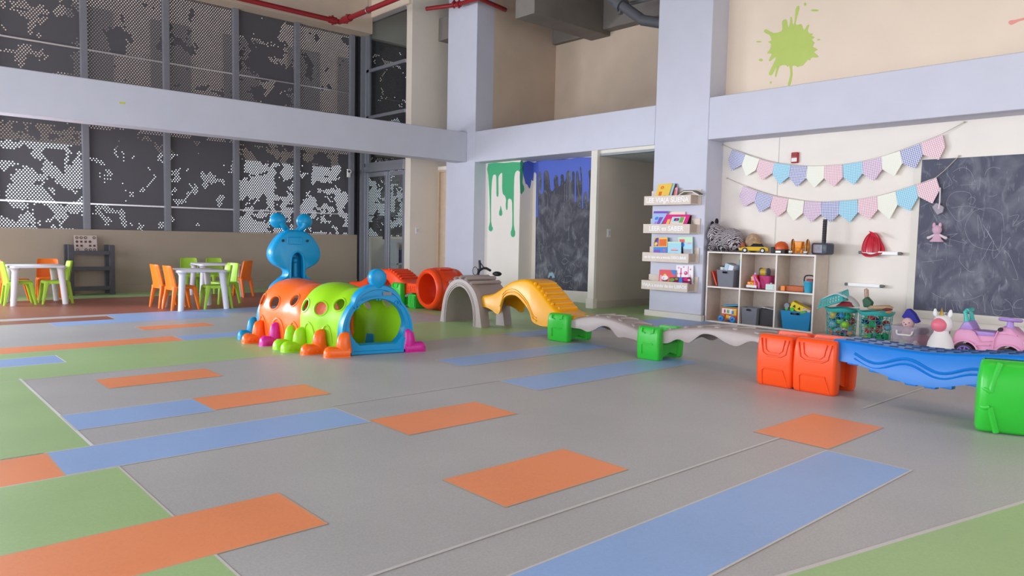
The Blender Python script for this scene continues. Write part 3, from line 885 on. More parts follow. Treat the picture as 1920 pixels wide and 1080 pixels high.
def cat_section(name, m, c0, c1, width, prof, holes, n0=None):
    """open-bottomed tunnel section from c0 (front) to c1 (back); prof = (t, width factor, height)"""
    c0 = Vector((*c0, 0)); c1 = Vector((*c1, 0)); d = (c1 - c0); L = d.length; d.normalize(); n = Vector((d.y, -d.x, 0))   # n points right
    q = smooth_path(prof, 3); K = 30

    def surf(tt, a, off=0.0):
        i = 0
        while i < len(q) - 2 and q[i + 1].x < tt: i += 1
        k = (tt - q[i].x) / max(1e-6, q[i + 1].x - q[i].x); k = max(0, min(1, k))
        wf = q[i].y + (q[i + 1].y - q[i].y) * k; h = q[i].z + (q[i + 1].z - q[i].z) * k
        w = width * wf - off; zc = h * 0.46; hh = h - zc - off
        if a < 0: x, z = -w * (1 - 0.05 * (a / -1) ** 2), zc * (1 + a)
        elif a > PI: x, z = w * (1 - 0.05 * (a - PI) ** 2), zc * (1 - (a - PI))
        else: x, z = -w * math.copysign(abs(math.cos(a)) ** 0.92, math.cos(a)), zc + hh * math.sin(a) ** 0.96
        nn_ = n if n0 is None else n0.lerp(n, min(1.0, tt / 0.55))
        return c0 + d * (L * tt) + nn_ * x + Vector((0, 0, max(z, 0.0)))
    an = [-1 + k / 4 for k in range(4)] + [PI * k / K for k in range(K + 1)] + [PI + (k + 1) / 4 for k in range(4)]
    rings = []
    for p in q:
        rings.append([surf(p.x, a) for a in an] + [surf(p.x, a, 0.014) for a in reversed(an)])
    b = MB(); b.loft(rings)
    o = b.build(name, m, CT, smooth=60)
    cuts = []; rim = MB()
    for tt, a, r in holes:
        p = surf(tt, a); e = 0.02
        nu = (surf(min(tt + .04, 1), a) - surf(max(tt - .04, 0), a)).normalized(); nv = (surf(tt, a + .06) - surf(tt, a - .06)).normalized()
        nn = nu.cross(nv).normalized()
        if nn.dot(p - (c0 + d * (L * tt) + Vector((0, 0, .25)))) < 0: nn = -nn
        M3 = Matrix((nu, nn.cross(nu), nn)).transposed()
        c = MB(); c.lathe([(r, -.09), (r, .09)], p, 28, M3); cuts.append(c)
        pts = []
        for j in range(28):
            t2 = 2 * PI * j / 28; g = p + nu * (r + .008) * math.cos(t2) + nn.cross(nu) * (r + .008) * math.sin(t2)
            t3, aa = tt, a
            for it in range(6):    # slide (t, angle) until the surface point lies under the rim point
                q0 = surf(t3, aa); q1 = (surf(min(t3 + .01, 1.0), aa) - surf(max(t3 - .01, 0), aa)) / .02; q2 = (surf(t3, aa + .01) - surf(t3, aa - .01)) / .02
                e_ = g - q0; a11, a12, a22 = q1.dot(q1), q1.dot(q2), q2.dot(q2); r1, r2 = q1.dot(e_), q2.dot(e_); de = a11 * a22 - a12 * a12
                t3 = max(0.0, min(1.0, t3 + (r1 * a22 - r2 * a12) / de)); aa += (a11 * r2 - a12 * r1) / de
            best = surf(t3, aa)
            pts.append(best)
        rim.tube(pts, 0.0075, 6, closed=True)
    cut(o, cuts)
    rim.each('window_rim', m, o)
    return o, surf


def cat_foot(m, toe, heel, lift=0.0, h=0.20, w=0.095):
    """boot: long rounded toe pointing outwards, upright ankle against the body"""
    toe = Vector((*toe, 0)); heel = Vector((*heel, 0)); d = (heel - toe); L = d.length; d.normalize(); n = Vector((-d.y, d.x, 0))
    b = MB(); rings = []
    for k, wd, ht in ((0.0, .25, .2), (.02, .62, .55), (.08, .86, .82), (.2, 1.0, 1.0), (.35, .98, .98), (.55, .95, .95), (.8, .95, .95), (1.0, .92, .95)):
        ww = w / 2 * wd; hh = 0.085 * ht; c = toe + d * (L * k)
        rings.append([c + n * (ww * a) + Vector((0, 0, hh * e)) for a, e in ((1.12, 0), (1.12, .12), (.98, .17), (1.0, .55), (.85, .84), (.45, 1.0), (-.45, 1.0), (-.85, .84), (-1.0, .55), (-.98, .17), (-1.12, .12), (-1.12, 0))])
    b.loft(rings)
    rings = []
    for z, k, rw, rd in ((0.03, .80, .46, .30), (.08, .78, .47, .30), (.12, .77, .44, .27), (h * .82, .79, .37, .23), (h * .94, .82, .28, .18), (h, .86, .12, .08)):
        c = toe + d * (L * k) + Vector((0, 0, z))
        rings.append([c + n * (w * rw * math.cos(2 * PI * j / 14)) + d * (L * rd * math.sin(2 * PI * j / 14)) for j in range(14)])
    b.loft(rings)
    o = b.build('foot', m, CT, smooth=50)
    b = MB()
    for k in (.18, .38, .58, .78):
        c = toe + d * (L * k); b.tube([c + n * (w * .54) * s_ + Vector((0, 0, .022)) + d * .012 for s_ in (-1, 1)], 0.008, 6)
    b.each('sole_tread', m, o)
    return o


def fpt(c, a, dist):
    return (c[0] + dist * math.cos(a), c[1] + dist * math.sin(a))


FA = R(-12.5)                      # front arch, turned a little to the room
F0 = (3.235, 5.235)
FU = Vector((math.cos(FA), math.sin(FA), 0)); FN = Vector((FU.y, -FU.x, 0))      # FN faces the room


def FPm(u, z, w): return Vector((F0[0], F0[1], 0)) + FU * u + Vector((0, 0, z)) - FN * w


def ring_frame(place, W_, H_, depth, rx, rz, zc, name='arch_frame'):
    """arch plate with round opening, stepped outer rim"""
    base = W_ * 0.75
    outer = smooth_path([(-base, 0, 0), (-base * 1.0, .07, 0), (-base * 1.08, .12, 0), (-W_ * .985, .13, 0), (-W_, .16, 0), (-W_ * .985, .235, 0), (-W_ * .93, .30, 0), (-W_ * .80, .385, 0), (-W_ * .68, .43, 0), (-W_ * .60, .49, 0), (-W_ * .42, .545, 0), (-W_ * .2, .575, 0), (0, .583, 0)], 3)
    k = H_ / 0.583
    o_ = [(p.x, p.y * k) for p in outer]; o_ = o_ + [(-x, z) for x, z in reversed(o_[:-1])]
    n_ = len(o_)
    # match the inner ellipse to the outer outline by angle
    inn_ = []
    for x, z in o_:
        a = math.atan2((z - zc) / rz, x / rx); inn_.append((rx * math.cos(a), zc + rz * math.sin(a)))
    b = MB(); rings = []
    for sgn in (0, 1, 2, 3, 4, 5, 6, 7):
        pass
    def R_(k_, w): return [place(xi + (xo - xi) * k_, zi + (zo - zi) * k_, w) for (xo, zo), (xi, zi) in zip(o_, inn_)]
    rings = [R_(0, .012), R_(.06, 0), R_(.62, 0), R_(.66, -.012), R_(.93, -.012), R_(1, 0.0), R_(1, depth), R_(.7, depth), R_(0, depth)]
    vs_n = len(rings[0])
    b.loft(rings, wrap=True)
    return b


b = ring_frame(FPm, 0.312, 0.583, 0.10, 0.238, 0.212, 0.245)
ff = b.build('arch_frame', P_CYAN, CT, smooth=35)
b = MB()
kn = [(u * .072, .635 + z * .075) for u, z in ((math.cos(2 * PI * k / 24) * (1 - .25 * max(0, -math.sin(2 * PI * k / 24)) ** 2), math.sin(2 * PI * k / 24) * (1 if math.sin(2 * PI * k / 24) > 0 else 1.25)) for k in range(24))]
pillow(b, kn, lambda u, z, w: FPm(u, z, w + 0.03), 0.095, 0.22)
b.build('tail_knob', P_CYAN, ff, smooth=40)
b = MB(); b.box(FPm(0.075, 0.505, -0.014), (0.075, 0.006, 0.028), rz=FA)
b.build('sticker', mat('grey_sticker', (128, 128, 132), 0.5), ff, bevel=0.001)
b = MB()
b.tube([FPm(-.145, .455, -.012), FPm(-.09, .478, -.012), FPm(-.03, .487, -.012), FPm(0.0, .49, -.012)], 0.005, 6)
for u, z in ((-.185, .40), (.165, .425)): b.torus(FPm(u, z, -.012), .016, .005, Matrix((FU, Vector((0, 0, 1)), FN)).transposed(), 16, 6)
for u in (-.012, .014): b.ball(FPm(u, .455, -.008), .008, 8, 6)
b.build('moulded_detail', P_CYAN, ff)

sec_prof = [(0, .86, .50, ), (.06, .90, .525), (.2, .91, .545), (.34, .90, .54), (.44, .93, .55), (.58, 1.0, .568), (.72, 1.02, .573), (.86, .98, .56), (.95, .90, .52), (1.0, .80, .465)]
hl = [(.20, .56, .052), (.20, PI - .56, .052), (.55, .36, .056), (.55, PI - .36, .056), (.84, .40, .05), (.84, PI - .40, .05)]
lime, sf1 = cat_section('tunnel_section', P_LIME, (3.246, 5.30), (3.085, 5.93), 0.300, sec_prof, hl, FU)
org, sf2 = cat_section('tunnel_section', P_TANG, (3.10, 5.84), (3.04, 6.58), 0.312, sec_prof, hl)

# boots: left side (towards the daylight) and right side
lefts = [(P_FOOT, (2.785, 5.325), (2.985, 5.262)), (P_FOOT, (2.70, 5.545), (2.905, 5.53)), (P_LIME, (2.628, 5.755), (2.84, 5.75)), (P_LIME, (2.635, 5.92), (2.84, 5.93)), (P_MAG, (2.62, 6.17), (2.80, 6.17)), (P_FOOT, (2.555, 6.40), (2.745, 6.385)), (P_CYAN, (2.62, 6.66), (2.79, 6.64))]
for m_, a_, c_ in lefts: cat_foot(m_, a_, c_)
rights = [(P_MAG, (3.66, 5.16), (3.47, 5.195)), (P_MAG, (3.70, 5.40), (3.54, 5.41)), (P_CYAN, (3.67, 5.62), (3.51, 5.61)), (P_CYAN, (3.63, 5.85), (3.47, 5.85)), (P_MAG, (3.60, 6.15), (3.44, 6.15)), (P_FOOT, (3.58, 6.4), (3.42, 6.4)), (P_CYAN, (3.60, 6.66), (3.43, 6.66))]
for m_, a_, c_ in rights: cat_foot(m_, a_, c_)
for m_, x_, y_, w_ in ((P_CYAN, 3.425, 5.66, .13), (P_MAG, 3.47, 5.46, .10), (P_CYAN, 3.375, 5.95, .12), (P_MAG, 3.30, 6.25, .12)):      # boot backs showing inside
    b = MB(); b.box((x_, y_, .055), (.035, w_, .11), rz=R(10), taper=(.9, .7)); b.build('boot_back', m_, CT, bevel=.006)
for sf, tts, so_, sm_ in ((sf1, (.40, .72), lime, P_LIME), (sf2, (.12, .46, .78), org, P_TANG)):     # raised arch rims round the boots
    b = MB()
    for tt in tts:
        for side in (0, 1):
            pts = []
            for k in range(11):
                a = PI * k / 10; dz = 0.235 if True else 0
                u = tt + 0.105 * math.cos(a); z = 0.09 + 0.150 * math.sin(a)
                aa = -1 + z / 0.26
                p = sf(u, aa if side == 0 else PI - aa)
                pts.append(p)
            b.tube(pts, 0.010, 6)
    b.each('boot_surround_rim', sm_, so_)

# head, seen from behind, on its own arch frame
H0 = (3.13, 6.60)
HA = R(-4); HU = Vector((math.cos(HA), math.sin(HA), 0)); HN = Vector((HU.y, -HU.x, 0))


def HPm(u, z, w): return Vector((H0[0], H0[1], 0)) + HU * u + Vector((0, 0, z)) - HN * w


b = ring_frame(HPm, 0.315, 0.575, 0.10, 0.236, 0.21, 0.245)
hf = b.build('arch_frame', P_CYAN, CT, smooth=35)
half = smooth_path([(0, 1.02, 0), (.07, 1.012, 0), (.13, .985, 0), (.18, .935, 0), (.225, .87, 0), (.247, .805, 0), (.238, .745, 0), (.20, .695, 0), (.15, .665, 0), (.105, .64, 0), (.092, .60, 0), (.105, .56, 0), (.16, .52, 0)], 4)
hp = [(p.x + .035, p.y) for p in half] + [(-p.x + .035, p.y) for p in reversed(half[1:])]
b = MB()
pillow(b, hp, lambda u, z, w: HPm(u, z, w + .06), 0.16, 0.10)
hd = b.build('head', P_CYAN, CT, smooth=50)
mo = smooth_path([(-.062, .50, 0), (-.06, .70, 0), (-.05, .765, 0), (-.02, .80, 0), (.02, .80, 0), (.05, .765, 0), (.06, .70, 0), (.062, .50, 0)], 4)
c = MB(); c.prism([HPm(p.x + .04, p.y, -.06) for p in mo], -HN * 0.14)
b2 = MB()
for u in (-.105, .135):
    b2.lathe([(.014, -.2), (.014, .03)], HPm(u, .918, 0), 16, Matrix((HU, Vector((0, 0, 1)), -HN)).transposed()); 
c3 = MB(); c3.prism([HPm(u, z, -.05) for u, z in rrect(.135, .066, .006, 3, .012, .918)], -HN * 0.036)
cut(hd, [c])
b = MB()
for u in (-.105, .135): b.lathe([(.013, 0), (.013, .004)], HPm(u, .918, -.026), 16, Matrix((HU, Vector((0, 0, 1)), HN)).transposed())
b.build('eye_hole_shade', mat('eye_hole_shade_colour', (16, 40, 60), 0.6), hd)  # dark discs stand in for the shade inside the eye holes
b = MB(); b.tube([HPm(u, z, -.021) for u, z in rrect(.135, .066, .006, 3, .012, .918)], 0.004, 6, closed=True)
b.tube([HPm(p.x + .04, p.y, -.018) for p in smooth_path([(-.068, .56, 0), (-.066, .70, 0), (-.055, .77, 0), (-.02, .808, 0), (.02, .808, 0), (.055, .77, 0), (.066, .70, 0), (.068, .56, 0)], 4)], 0.010, 8)
b.build('moulded_detail', P_CYAN, hd)
b = MB(); b.tube([HPm(.04, .52, .05), HPm(.04, .70, .055)], [.032, .03], 12); b.ball(HPm(.04, .725, .055), .034, 12, 8)
b.build('mouth_tube', P_CYAN, hd)
for s_, u in ((-1, -.13), (1, .13)):
    e = MB(); e.ball(HPm(u, 1.105, .04), (.078, .06, .074), 20, 12, M=Matrix.Rotation(HA, 3, "Z"))
    e.tube(smooth_path([HPm(.01 + s_ * .045, 1.0, .03), HPm(.01 + s_ * .07, 1.03, .025), HPm(.01 + s_ * .10, 1.055, .0), HPm(u - s_ * .01, 1.09, -.008)], 4), [.028] * 13, 10)
    e.build('antenna', P_CYAN, hd, smooth=50)

# ================================================================== TABLES AND CHAIRS
C_WHITE = plast('table_white', (226, 226, 232), 0.35); C_LIME = plast('chair_lime', (170, 214, 62), 0.35); C_ORNG = plast('chair_orange', (246, 122, 30), 0.35)


def make_chair(name, label, m):
    """one-piece moulded child's chair facing +x"""
    t = thing(name, label, 'chair', (0, 0, 0), 0, None)
    b = MB()
    b.loft([[Vector((x, y, z)) for x, y in rrect(.29 * k, .29 * k, .035, 4, 0.0, 0)] for z, k in ((.262, .97), (.29, 1.0), (.298, .97), (.3, .90))])
    b.build('seat', m, t, smooth=50)
    b = MB(); rings = []
    for z, x, w in ((.25, -.135, .275), (.30, -.140, .28), (.36, -.148, .276), (.44, -.162, .262), (.52, -.178, .25), (.545, -.183, .24), (.553, -.185, .22)):
        ring = []
        for k in range(9):
            s = -1 + 2 * k / 8; ring.append(Vector((x + 0.030 * s * s * s * s, w / 2 * s, z)))
        for k in range(8, -1, -1):
            s = -1 + 2 * k / 8; ring.append(Vector((x - .016 + 0.030 * s * s * s * s, w / 2 * s, z)))
        rings.append(ring)
    b.loft(rings)
    b.build('backrest', m, t, smooth=50)
    for sx, sy in ((1, 1), (1, -1), (-1, 1), (-1, -1)):
        b = MB(); rings = []
        for z, k in ((0.285, 0), (0.26, .08), (0.2, .3), (0.1, .65), (0.0, 1)):
            cx = sx * (.118 + k * .05); cy = sy * (.122 + k * .018); wx = .055 - .027 * k; wy = .05 - .02 * k
            rings.append([Vector((cx + a, cy + c, z)) for a, c in rrect(wx, wy, .009, 3)])
        b.loft(rings); b.build('leg', m, t, smooth=50)
    return t


LC = make_chair('childrens_chair', 'lime chair with its back towards the dark shelf, at the white table', C_LIME)
OC = make_chair('childrens_chair', 'orange chair in front of the orange pair, touching the white table leg', C_ORNG)
used = set()


def chair(proto, x, y, deg, label, group):
    if proto not in used:
        used.add(proto); proto.location = (x, y, 0); proto.rotation_euler = (0, 0, R(deg)); proto['label'] = label; proto['group'] = group
        return proto
    return dup(proto, (x, y, 0), R(deg), label, group)


G1, G2, G3 = 'chairs around the table by the dark shelf', 'chairs around the front white table', 'chairs around the rear white table'
chair(LC, 1.975, 11.15, 180, 'lime chair with its back towards the dark shelf, at the white table', G1)
chair(LC, 1.565, 11.16, 0, 'lime chair at the white table by the dark shelf, half out of frame', G1)
chair(OC, 2.02, 11.83, -95, 'orange chair whose back shows over the white table beside the dark shelf', G1)
chair(OC, 1.60, 11.62, 0, 'orange chair tucked under the white table behind the half-hidden lime chair', G1)
chair(OC, 3.06, 9.60, 4, 'orange chair in front of the orange pair, touching the white table leg', G2)
chair(OC, 3.02, 9.98, 6, 'orange chair standing behind the front one of the orange pair', G2)
chair(LC, 3.475, 9.555, 174, 'bright lime chair facing the orange pair across the white table', G2)
chair(LC, 3.78, 10.12, 195, 'lime chair standing between two white tables, behind the bright lime one', G2)
chair(LC, 3.98, 11.95, -90, 'lime chair against the parapet, behind the empty corner of the rear table', G3)
chair(LC, 4.36, 11.88, -86, 'lime chair against the parapet, next to the lone orange chair', G3)
chair(OC, 4.36, 11.05, 128, 'lone orange chair with its back turned, beside the rear white table', G3)


def make_table(name, label, S=0.60, H=0.50):
    t = thing(name, label, 'table', (0, 0, 0))
    b = MB(); b.loft([[Vector((x, y, z)) for x, y in rrect(S * k, S * k, .05, 5)] for z, k in ((H - .03, .97), (H - .024, 1), (H - .006, 1), (H, .985))])
    b.build('tabletop', C_WHITE, t, smooth=50)
    for sx in (1, -1):
        for sy in (1, -1):
            b = MB(); rings = []
            for z, o, r in ((H - .025, .045, .075), (H - .04, .05, .052), (H - .07, .052, .042), (H * .5, .036, .038), (0.0, .016, .034)):
                rings.append([Vector((sx * (S / 2 - o) + r * math.cos(2 * PI * j / 14), sy * (S / 2 - o) + r * math.sin(2 * PI * j / 14), z)) for j in range(14)])
            b.loft(rings); b.build('leg', C_WHITE, t, smooth=50)
    return t


T1 = make_table('childrens_table', 'white square table in front of the dark shelf'); T1.location = (1.765, 11.235, 0)
dup(T1, (3.255, 9.655, 0), R(2), 'white square table between the orange pair of chairs and a bright lime chair')
dup(T1, (4.12, 11.32, 0), R(-4), 'white square table behind the middle one, against the lime chairs')
for o in list(SC.objects):
    if o.get('category') == 'table': o['group'] = 'white square tables'

# dark slatted shelf and the printed board on it
M_DW = mat('dark_stained_wood', (74, 74, 80), 0.6, var=0.12, vscale=14, bump=0.1)
t = thing('shelf_unit', 'dark grey wooden shelf unit standing against the parapet wall', 'shelf', (2.64, 12.35, 0))
for x in (2.365, 2.905):
    for y in (12.22, 12.49):
        b = MB(); b.span(x - .035, x + .035, y - .025, y + .025, 0, 0.745); b.build('post', M_DW, t, bevel=.004)
for z in (.085, .375, .61):
    b = MB()
    for k in range(3): b.span(2.40, 2.87, 12.20 + k * .105, 12.295 + k * .105, z, z + .02)
    b.span(2.40, 2.87, 12.19, 12.205, z - .01, z + .05); b.build('shelf_board', M_DW, t, bevel=.003)
t = thing('picture_board', 'pale board printed with small pictograms leaning on the dark shelf', 'board', (2.6, 12.42, .632))
K = mat('picture_board_card', (196, 178, 168), 0.7, var=.03); KB = mat('pictogram_brown', (92, 62, 58), 0.7)
b = MB(); b.box((2.602, 12.42, .758), (.30, .012, .25), M=rot3('X', R(-8))); b.build('panel', K, t, bevel=.002)
b = MB(); random.seed(3)
A = rot3('X', R(-8))
for i in range(5):
    for j in range(4):
        if random.random() < .78:
            c = A @ Vector((-.115 + i * .057, -.0075, .09 - j * .06)) + Vector((2.602, 12.42, .758))
            M3 = A @ Matrix(((1, 0, 0), (0, 0, -1), (0, 1, 0)))
            if (i * 3 + j) % 3 == 0: b.torus(c, .016, .005, M3, 14, 5)
            elif (i + j) % 3 == 1: b.lathe([(.019, -.001), (.019, .0015)], c, 14, M3)
            else: b.box(c, (.03, .003, .03), M=A)
b.build('pictogram', KB, t)

# ================================================================== WALL FIXTURES
W_PL = plast('fixture_white', (232, 232, 230), 0.4)
t = thing('security_camera', 'small white bullet camera on the last steel post', 'camera', tuple(PY(657, 323, 12.5)))
c = PY(655, 322, 12.45)
b = MB(); b.box((c.x + .03, 12.53, c.z - .04), (.06, .05, .12)); b.build('mounting_box', W_PL, t, bevel=.008)
b = MB(); d_ = Vector((-.55, -.83, 0)); M3 = Matrix((Vector((-.83, .55, 0)), Vector((0, 0, 1)), d_)).transposed()
b.lathe([(.036, -.07), (.04, -.06), (.042, .03), (.042, .05), (.034, .055)], c, 18, M3); bd = b.build('camera_body', W_PL, t)
b = MB(); b.lathe([(.026, .056), (.026, .06), (.01, .062)], c, 16, M3); b.build('lens', M_DSTEEL, bd)


def switch(label, c, n):
    t = thing('light_switch', label, 'switch', tuple(c)); s = Vector((n[1], -n[0], 0))
    M3 = Matrix((s, Vector(n), Vector((0, 0, 1)))).transposed()
    b = MB(); b.box(Vector(c) + Vector(n) * .006, (.075, .012, .12), M=M3); p = b.build('switch_plate', W_PL, t, bevel=.004)
    b = MB(); b.box(Vector(c) + Vector(n) * .013, (.028, .008, .06), M=M3); b.build('rocker', mat('rocker_grey', (196, 196, 198), 0.4), t, bevel=.002)


switch('white switch on the cream wall beside the glass door', PY(782, 432, 10.98), (0, -1, 0))
switch('white switch on the shaded passage wall', PY(1141, 437, 6.95), (0, -1, 0))
c = PX(1492, 296, XW)
t = thing('fire_call_point', 'small red fire call point above the upper bunting', 'alarm', tuple(c))
RED = plast('alarm_red', (176, 30, 44), 0.35)
b = MB(); b.box((XW - .018, c.y, c.z), (.036, .085, .125)); b.build('housing', RED, t, bevel=.010)
b = MB(); b.box((XW - .038, c.y, c.z - .025), (.006, .066, .045)); b.build('press_plate', W_PL, t, bevel=.002)
b = MB(); b.box((XW - .038, c.y, c.z + .025), (.006, .06, .018)); b.build('lettering_strip', mat('alarm_dark_red', (120, 18, 30), .4), t, bevel=.002)

# red sprinkler pipes
P_RED = mat('sprinkler_red', (150, 34, 40), 0.4, var=.03)


def pipe(label, pts, r, joints, hangers=(), m=P_RED, name='sprinkler_pipe', cat='pipe', group='red sprinkler pipes'):
    t = thing(name, label, cat, tuple(pts[0]), 0, group)
    b = MB()
    for a, c in zip(pts[:-1], pts[1:]): b.tube([a, c], r, 12)
    for p in pts[1:-1]: b.ball(p, r * 1.02, 12, 8)
    b.build('pipe_run', m, t, smooth=50)
    for a, c in joints:
        a = Vector(a); c = Vector(c)
        b = MB(); b.tube([a, c], r * 1.45, 12)
        up = Vector((0, 0, 1)); b.tube([(a + c) / 2 - up * r * 1.9, (a + c) / 2 + up * r * 1.9], r * .5, 6)
        b.build('coupling', m, t, smooth=40)
    for h in hangers:
        b = MB(); b.tube([h, (h[0], h[1], HC)], .006, 6); b.torus(h, r * 1.3, .008, rot3('X', PI / 2), 14, 6); b.build('hanger', M_ALU, t)
    return t


def lerp(a, b, t): return Vector(a) + (Vector(b) - Vector(a)) * t


q0 = PY(200, -72, 11.9); q1 = PY(637, 41, 11.9); q2 = PX(775, -14, q1.x)
q0 = Vector((q0.x, 11.9, q1.z)); q2.z = q1.z
pipe('red sprinkler pipe turning the corner above the perforated screens', [q0, q1, q2], .042, [(lerp(q1, q0, .02), lerp(q1, q0, .055)), (lerp(q1, q2, .06), lerp(q1, q2, .16))], [lerp(q1, q2, .42)])
a0 = PX(790, -12, 7.75); a1 = PX(862, 9, 7.75); a2 = PX(945, 12, 7.75)
z_ = a1.z; a0.z = z_
r0 = Vector((7.75, 11.2, z_)); r1 = Vector((7.75, 9.55, z_ + .02)); r2 = Vector((8.35, 9.55, z_ + .02))
e0 = PY(800, -8, 10.7); e1 = PX(856, 9, 7.70); e2 = PX(898, -3, 7.70); e3 = PX(948, 12, 8.4)
pipe('red sprinkler pipe bent round the top of the corner column', [Vector((e0.x, e0.y, e1.z + .03)), e1, e2, Vector((e3.x, e3.y, e2.z))], .036, [(lerp(e1, e0, .05), lerp(e1, e0, .1)), (lerp(e1, e2, .08), lerp(e1, e2, .16))])
# dark drain pipe in the upper room
d0 = PX(1125, -20, 8.6); d1 = PX(1205, 38, 8.6); d2 = PX(1250, 45, 8.6)
pipe('thick dark grey drain pipe under the upper room ceiling', [d0, d1, d2], .075, [(lerp(d0, d1, .45), lerp(d0, d1, .55))], m=mat('drain_grey', (96, 98, 104), .5), name='drain_pipe', group=None)
d0 = PX(1160, 12, 8.9); d1 = PX(1250, -10, 8.9)
pipe('thin grey conduit above the drain pipe', [d0, d1], .03, [], [lerp(d0, d1, .8)], m=mat('conduit_grey', (120, 120, 124), .5), name='conduit', group=None)

# scooter-like balance bike behind the grey arch
BK = plast('bike_black', (24, 24, 28), .45)
t = thing('balance_bike', 'black balance bike whose handlebar shows above the grey arch', 'bicycle', (6.3, 7.5, 0))
for y in (7.70, 7.25):
    b = MB(); b.torus((6.3, y, .13), .11, .022, rot3('Y', PI / 2), 24, 8); wl = b.build('wheel', BK, t)
    b = MB(); b.lathe([(.02, -.03), (.02, .03)], (6.3, y, .13), 12, rot3('Y', PI / 2))
    for k in range(5): b.tube([(6.3, y, .13), (6.3, y + .1 * math.cos(k * 1.2566), .13 + .1 * math.sin(k * 1.2566))], .007, 6)
    b.build('spokes', M_ALU, wl)
b = MB(); b.tube([(6.3, 7.70, .13), (6.3, 7.66, .45), (6.3, 7.652, .56)], .016, 8); b.tube([(6.3, 7.66, .40), (6.3, 7.45, .30), (6.3, 7.25, .13)], .018, 8); b.tube([(6.3, 7.40, .28), (6.3, 7.31, .47)], .014, 8)
b.build('frame', BK, t)
p_ = [PX(896, 514, 6.3), PX(900, 503, 6.3), PX(899, 488, 6.3)]
b = MB(); b.tube([p_[0], PX(899, 507, 6.3), p_[1], p_[2]], .016, 8); b.tube([PX(900, 492, 6.3), PX(906, 500, 6.25), PX(911, 503, 6.2)], .007, 6)
b.tube([PX(899, 507, 6.3), PX(906, 503, 6.25), PX(912, 503, 6.2), PX(919, 507, 6.15)], .017, 8); b.build('handlebar', BK, t)
b = MB(); b.ball(PX(932, 513.5, 6.3), (.05, .075, .032), 14, 8); b.build('saddle', BK, t)
b = MB(); cc = PX(891, 508, 6.3); b.torus(cc, .055, .004, rot3('Y', PI / 2), 20, 5); b.build('brake_cable', BK, t)

# ================================================================== BOOK LEDGES ON THE COLUMN
M_PINE = mat('pale_pine', (222, 206, 192), 0.55, var=.05, vscale=16); M_PINED = mat('pine_end_grain', (196, 176, 160), 0.6, var=.06, vscale=16)
M_LET = mat('chalk_white_lettering', (252, 250, 252), 0.6)
LED = [(1.447, 1.564, 'LEE VIAJA SUEÑA', .086, 'topmost book ledge, lettered LEE VIAJA SUEÑA'), (1.086, 1.204, 'LEER es SABER', .085, 'second book ledge, lettered LEER es SABER'),
       (.719, .837, 'no leí que era a través DESCUBRIR', .045, 'third book ledge, with a long line of small white lettering'), (.355, .472, 'VIAJA a través de los LIBROS', .057, 'lowest book ledge, lettered VIAJA a través de los LIBROS')]
for z0, z1, body, size, lab in LED:
    t = thing('book_ledge', lab, 'shelf', (7.79, 5.63, z0), 0, 'wooden book ledges on the column')
    b = MB(); b.span(7.70, 7.716, 5.27, 5.985, z0, z1); fb = b.build('front_board', M_PINE, t, bevel=.002)
    b = MB(); b.span(7.716, XF - .002, 5.27, 5.985, z0, z0 + .016); b.build('bottom_board', M_PINE, t, bevel=.002)
    b = MB(); b.span(XF - .016, XF - .001, 5.225, 5.985, z0, z1 + .075); b.build('back_board', M_PINE, t, bevel=.002)
    for y in (5.27, 5.969):
        b = MB(); b.span(7.716, XF - .016, y, y + .016, z0 + .016, z1); b.build('end_board', M_PINED, t, bevel=.002)
    zc = (z0 + z1) / 2
    text(body, 'lettering', lambda u, v, w: Vector((7.699 - w, 5.625 - u, zc + v)), size, M_LET, fb, .0008, bold=.0016)


def book(label, px, xb, th, cov, deco=(), group='books on the ledges', pages=True, xt=None, name='book'):
    """px = four photo corners of the cover (bottom-left, bottom-right, top-right, top-left) on the leaning cover plane"""
    bl, br, tr, tl = px
    xt = xb + .05 if xt is None else xt
    c = [PX(*bl, xb), PX(*br, xb), PX(*tr, xt), PX(*tl, xt)]
    # hidden foot inside the ledge
    ft = [c[0] + (c[0] - c[3]) * .0, c[1] + (c[1] - c[2]) * .0]
    n = Vector((1, 0, 0))
    mid = sum(c, Vector()) / 4
    t = thing(name, label, 'book', tuple((c[0] + c[1]) / 2), 0, group)
    b = MB(); b.prism(c, n * .003); b.prism([p + n * th for p in c], n * .003)
    cv = b.build('cover', cov, t, smooth=0)
    b = MB(); b.prism([p + (mid - p) * .03 + n * .003 for p in c], n * (th - .003)); b.build('pages', mat('paper', (236, 230, 218), .8), t, smooth=0)
    if deco:
        ms = []; b = MB()
        for q, m in deco:
            if m not in ms: ms.append(m)
            pts = []
            for u, v in q:
                p = (c[0] * (1 - u) + c[1] * u) * (1 - v) + (c[3] * (1 - u) + c[2] * u) * v
                pts.append(p - n * .0006)
            b.add(pts, [tuple(range(len(pts)))], ms.index(m))
        b.build('cover_print', ms, cv, smooth=0, recalc=False)
    return t


def rq(u0, u1, v0, v1): return [(u0, v0), (u1, v0), (u1, v1), (u0, v1)]


def circ(u, v, r, n=12, asp=1.0): return [(u + r * math.cos(2 * PI * k / n), v + r * asp * math.sin(2 * PI * k / n)) for k in range(n)]


def pc(n, c): return mat('print_' + n, c, .45)


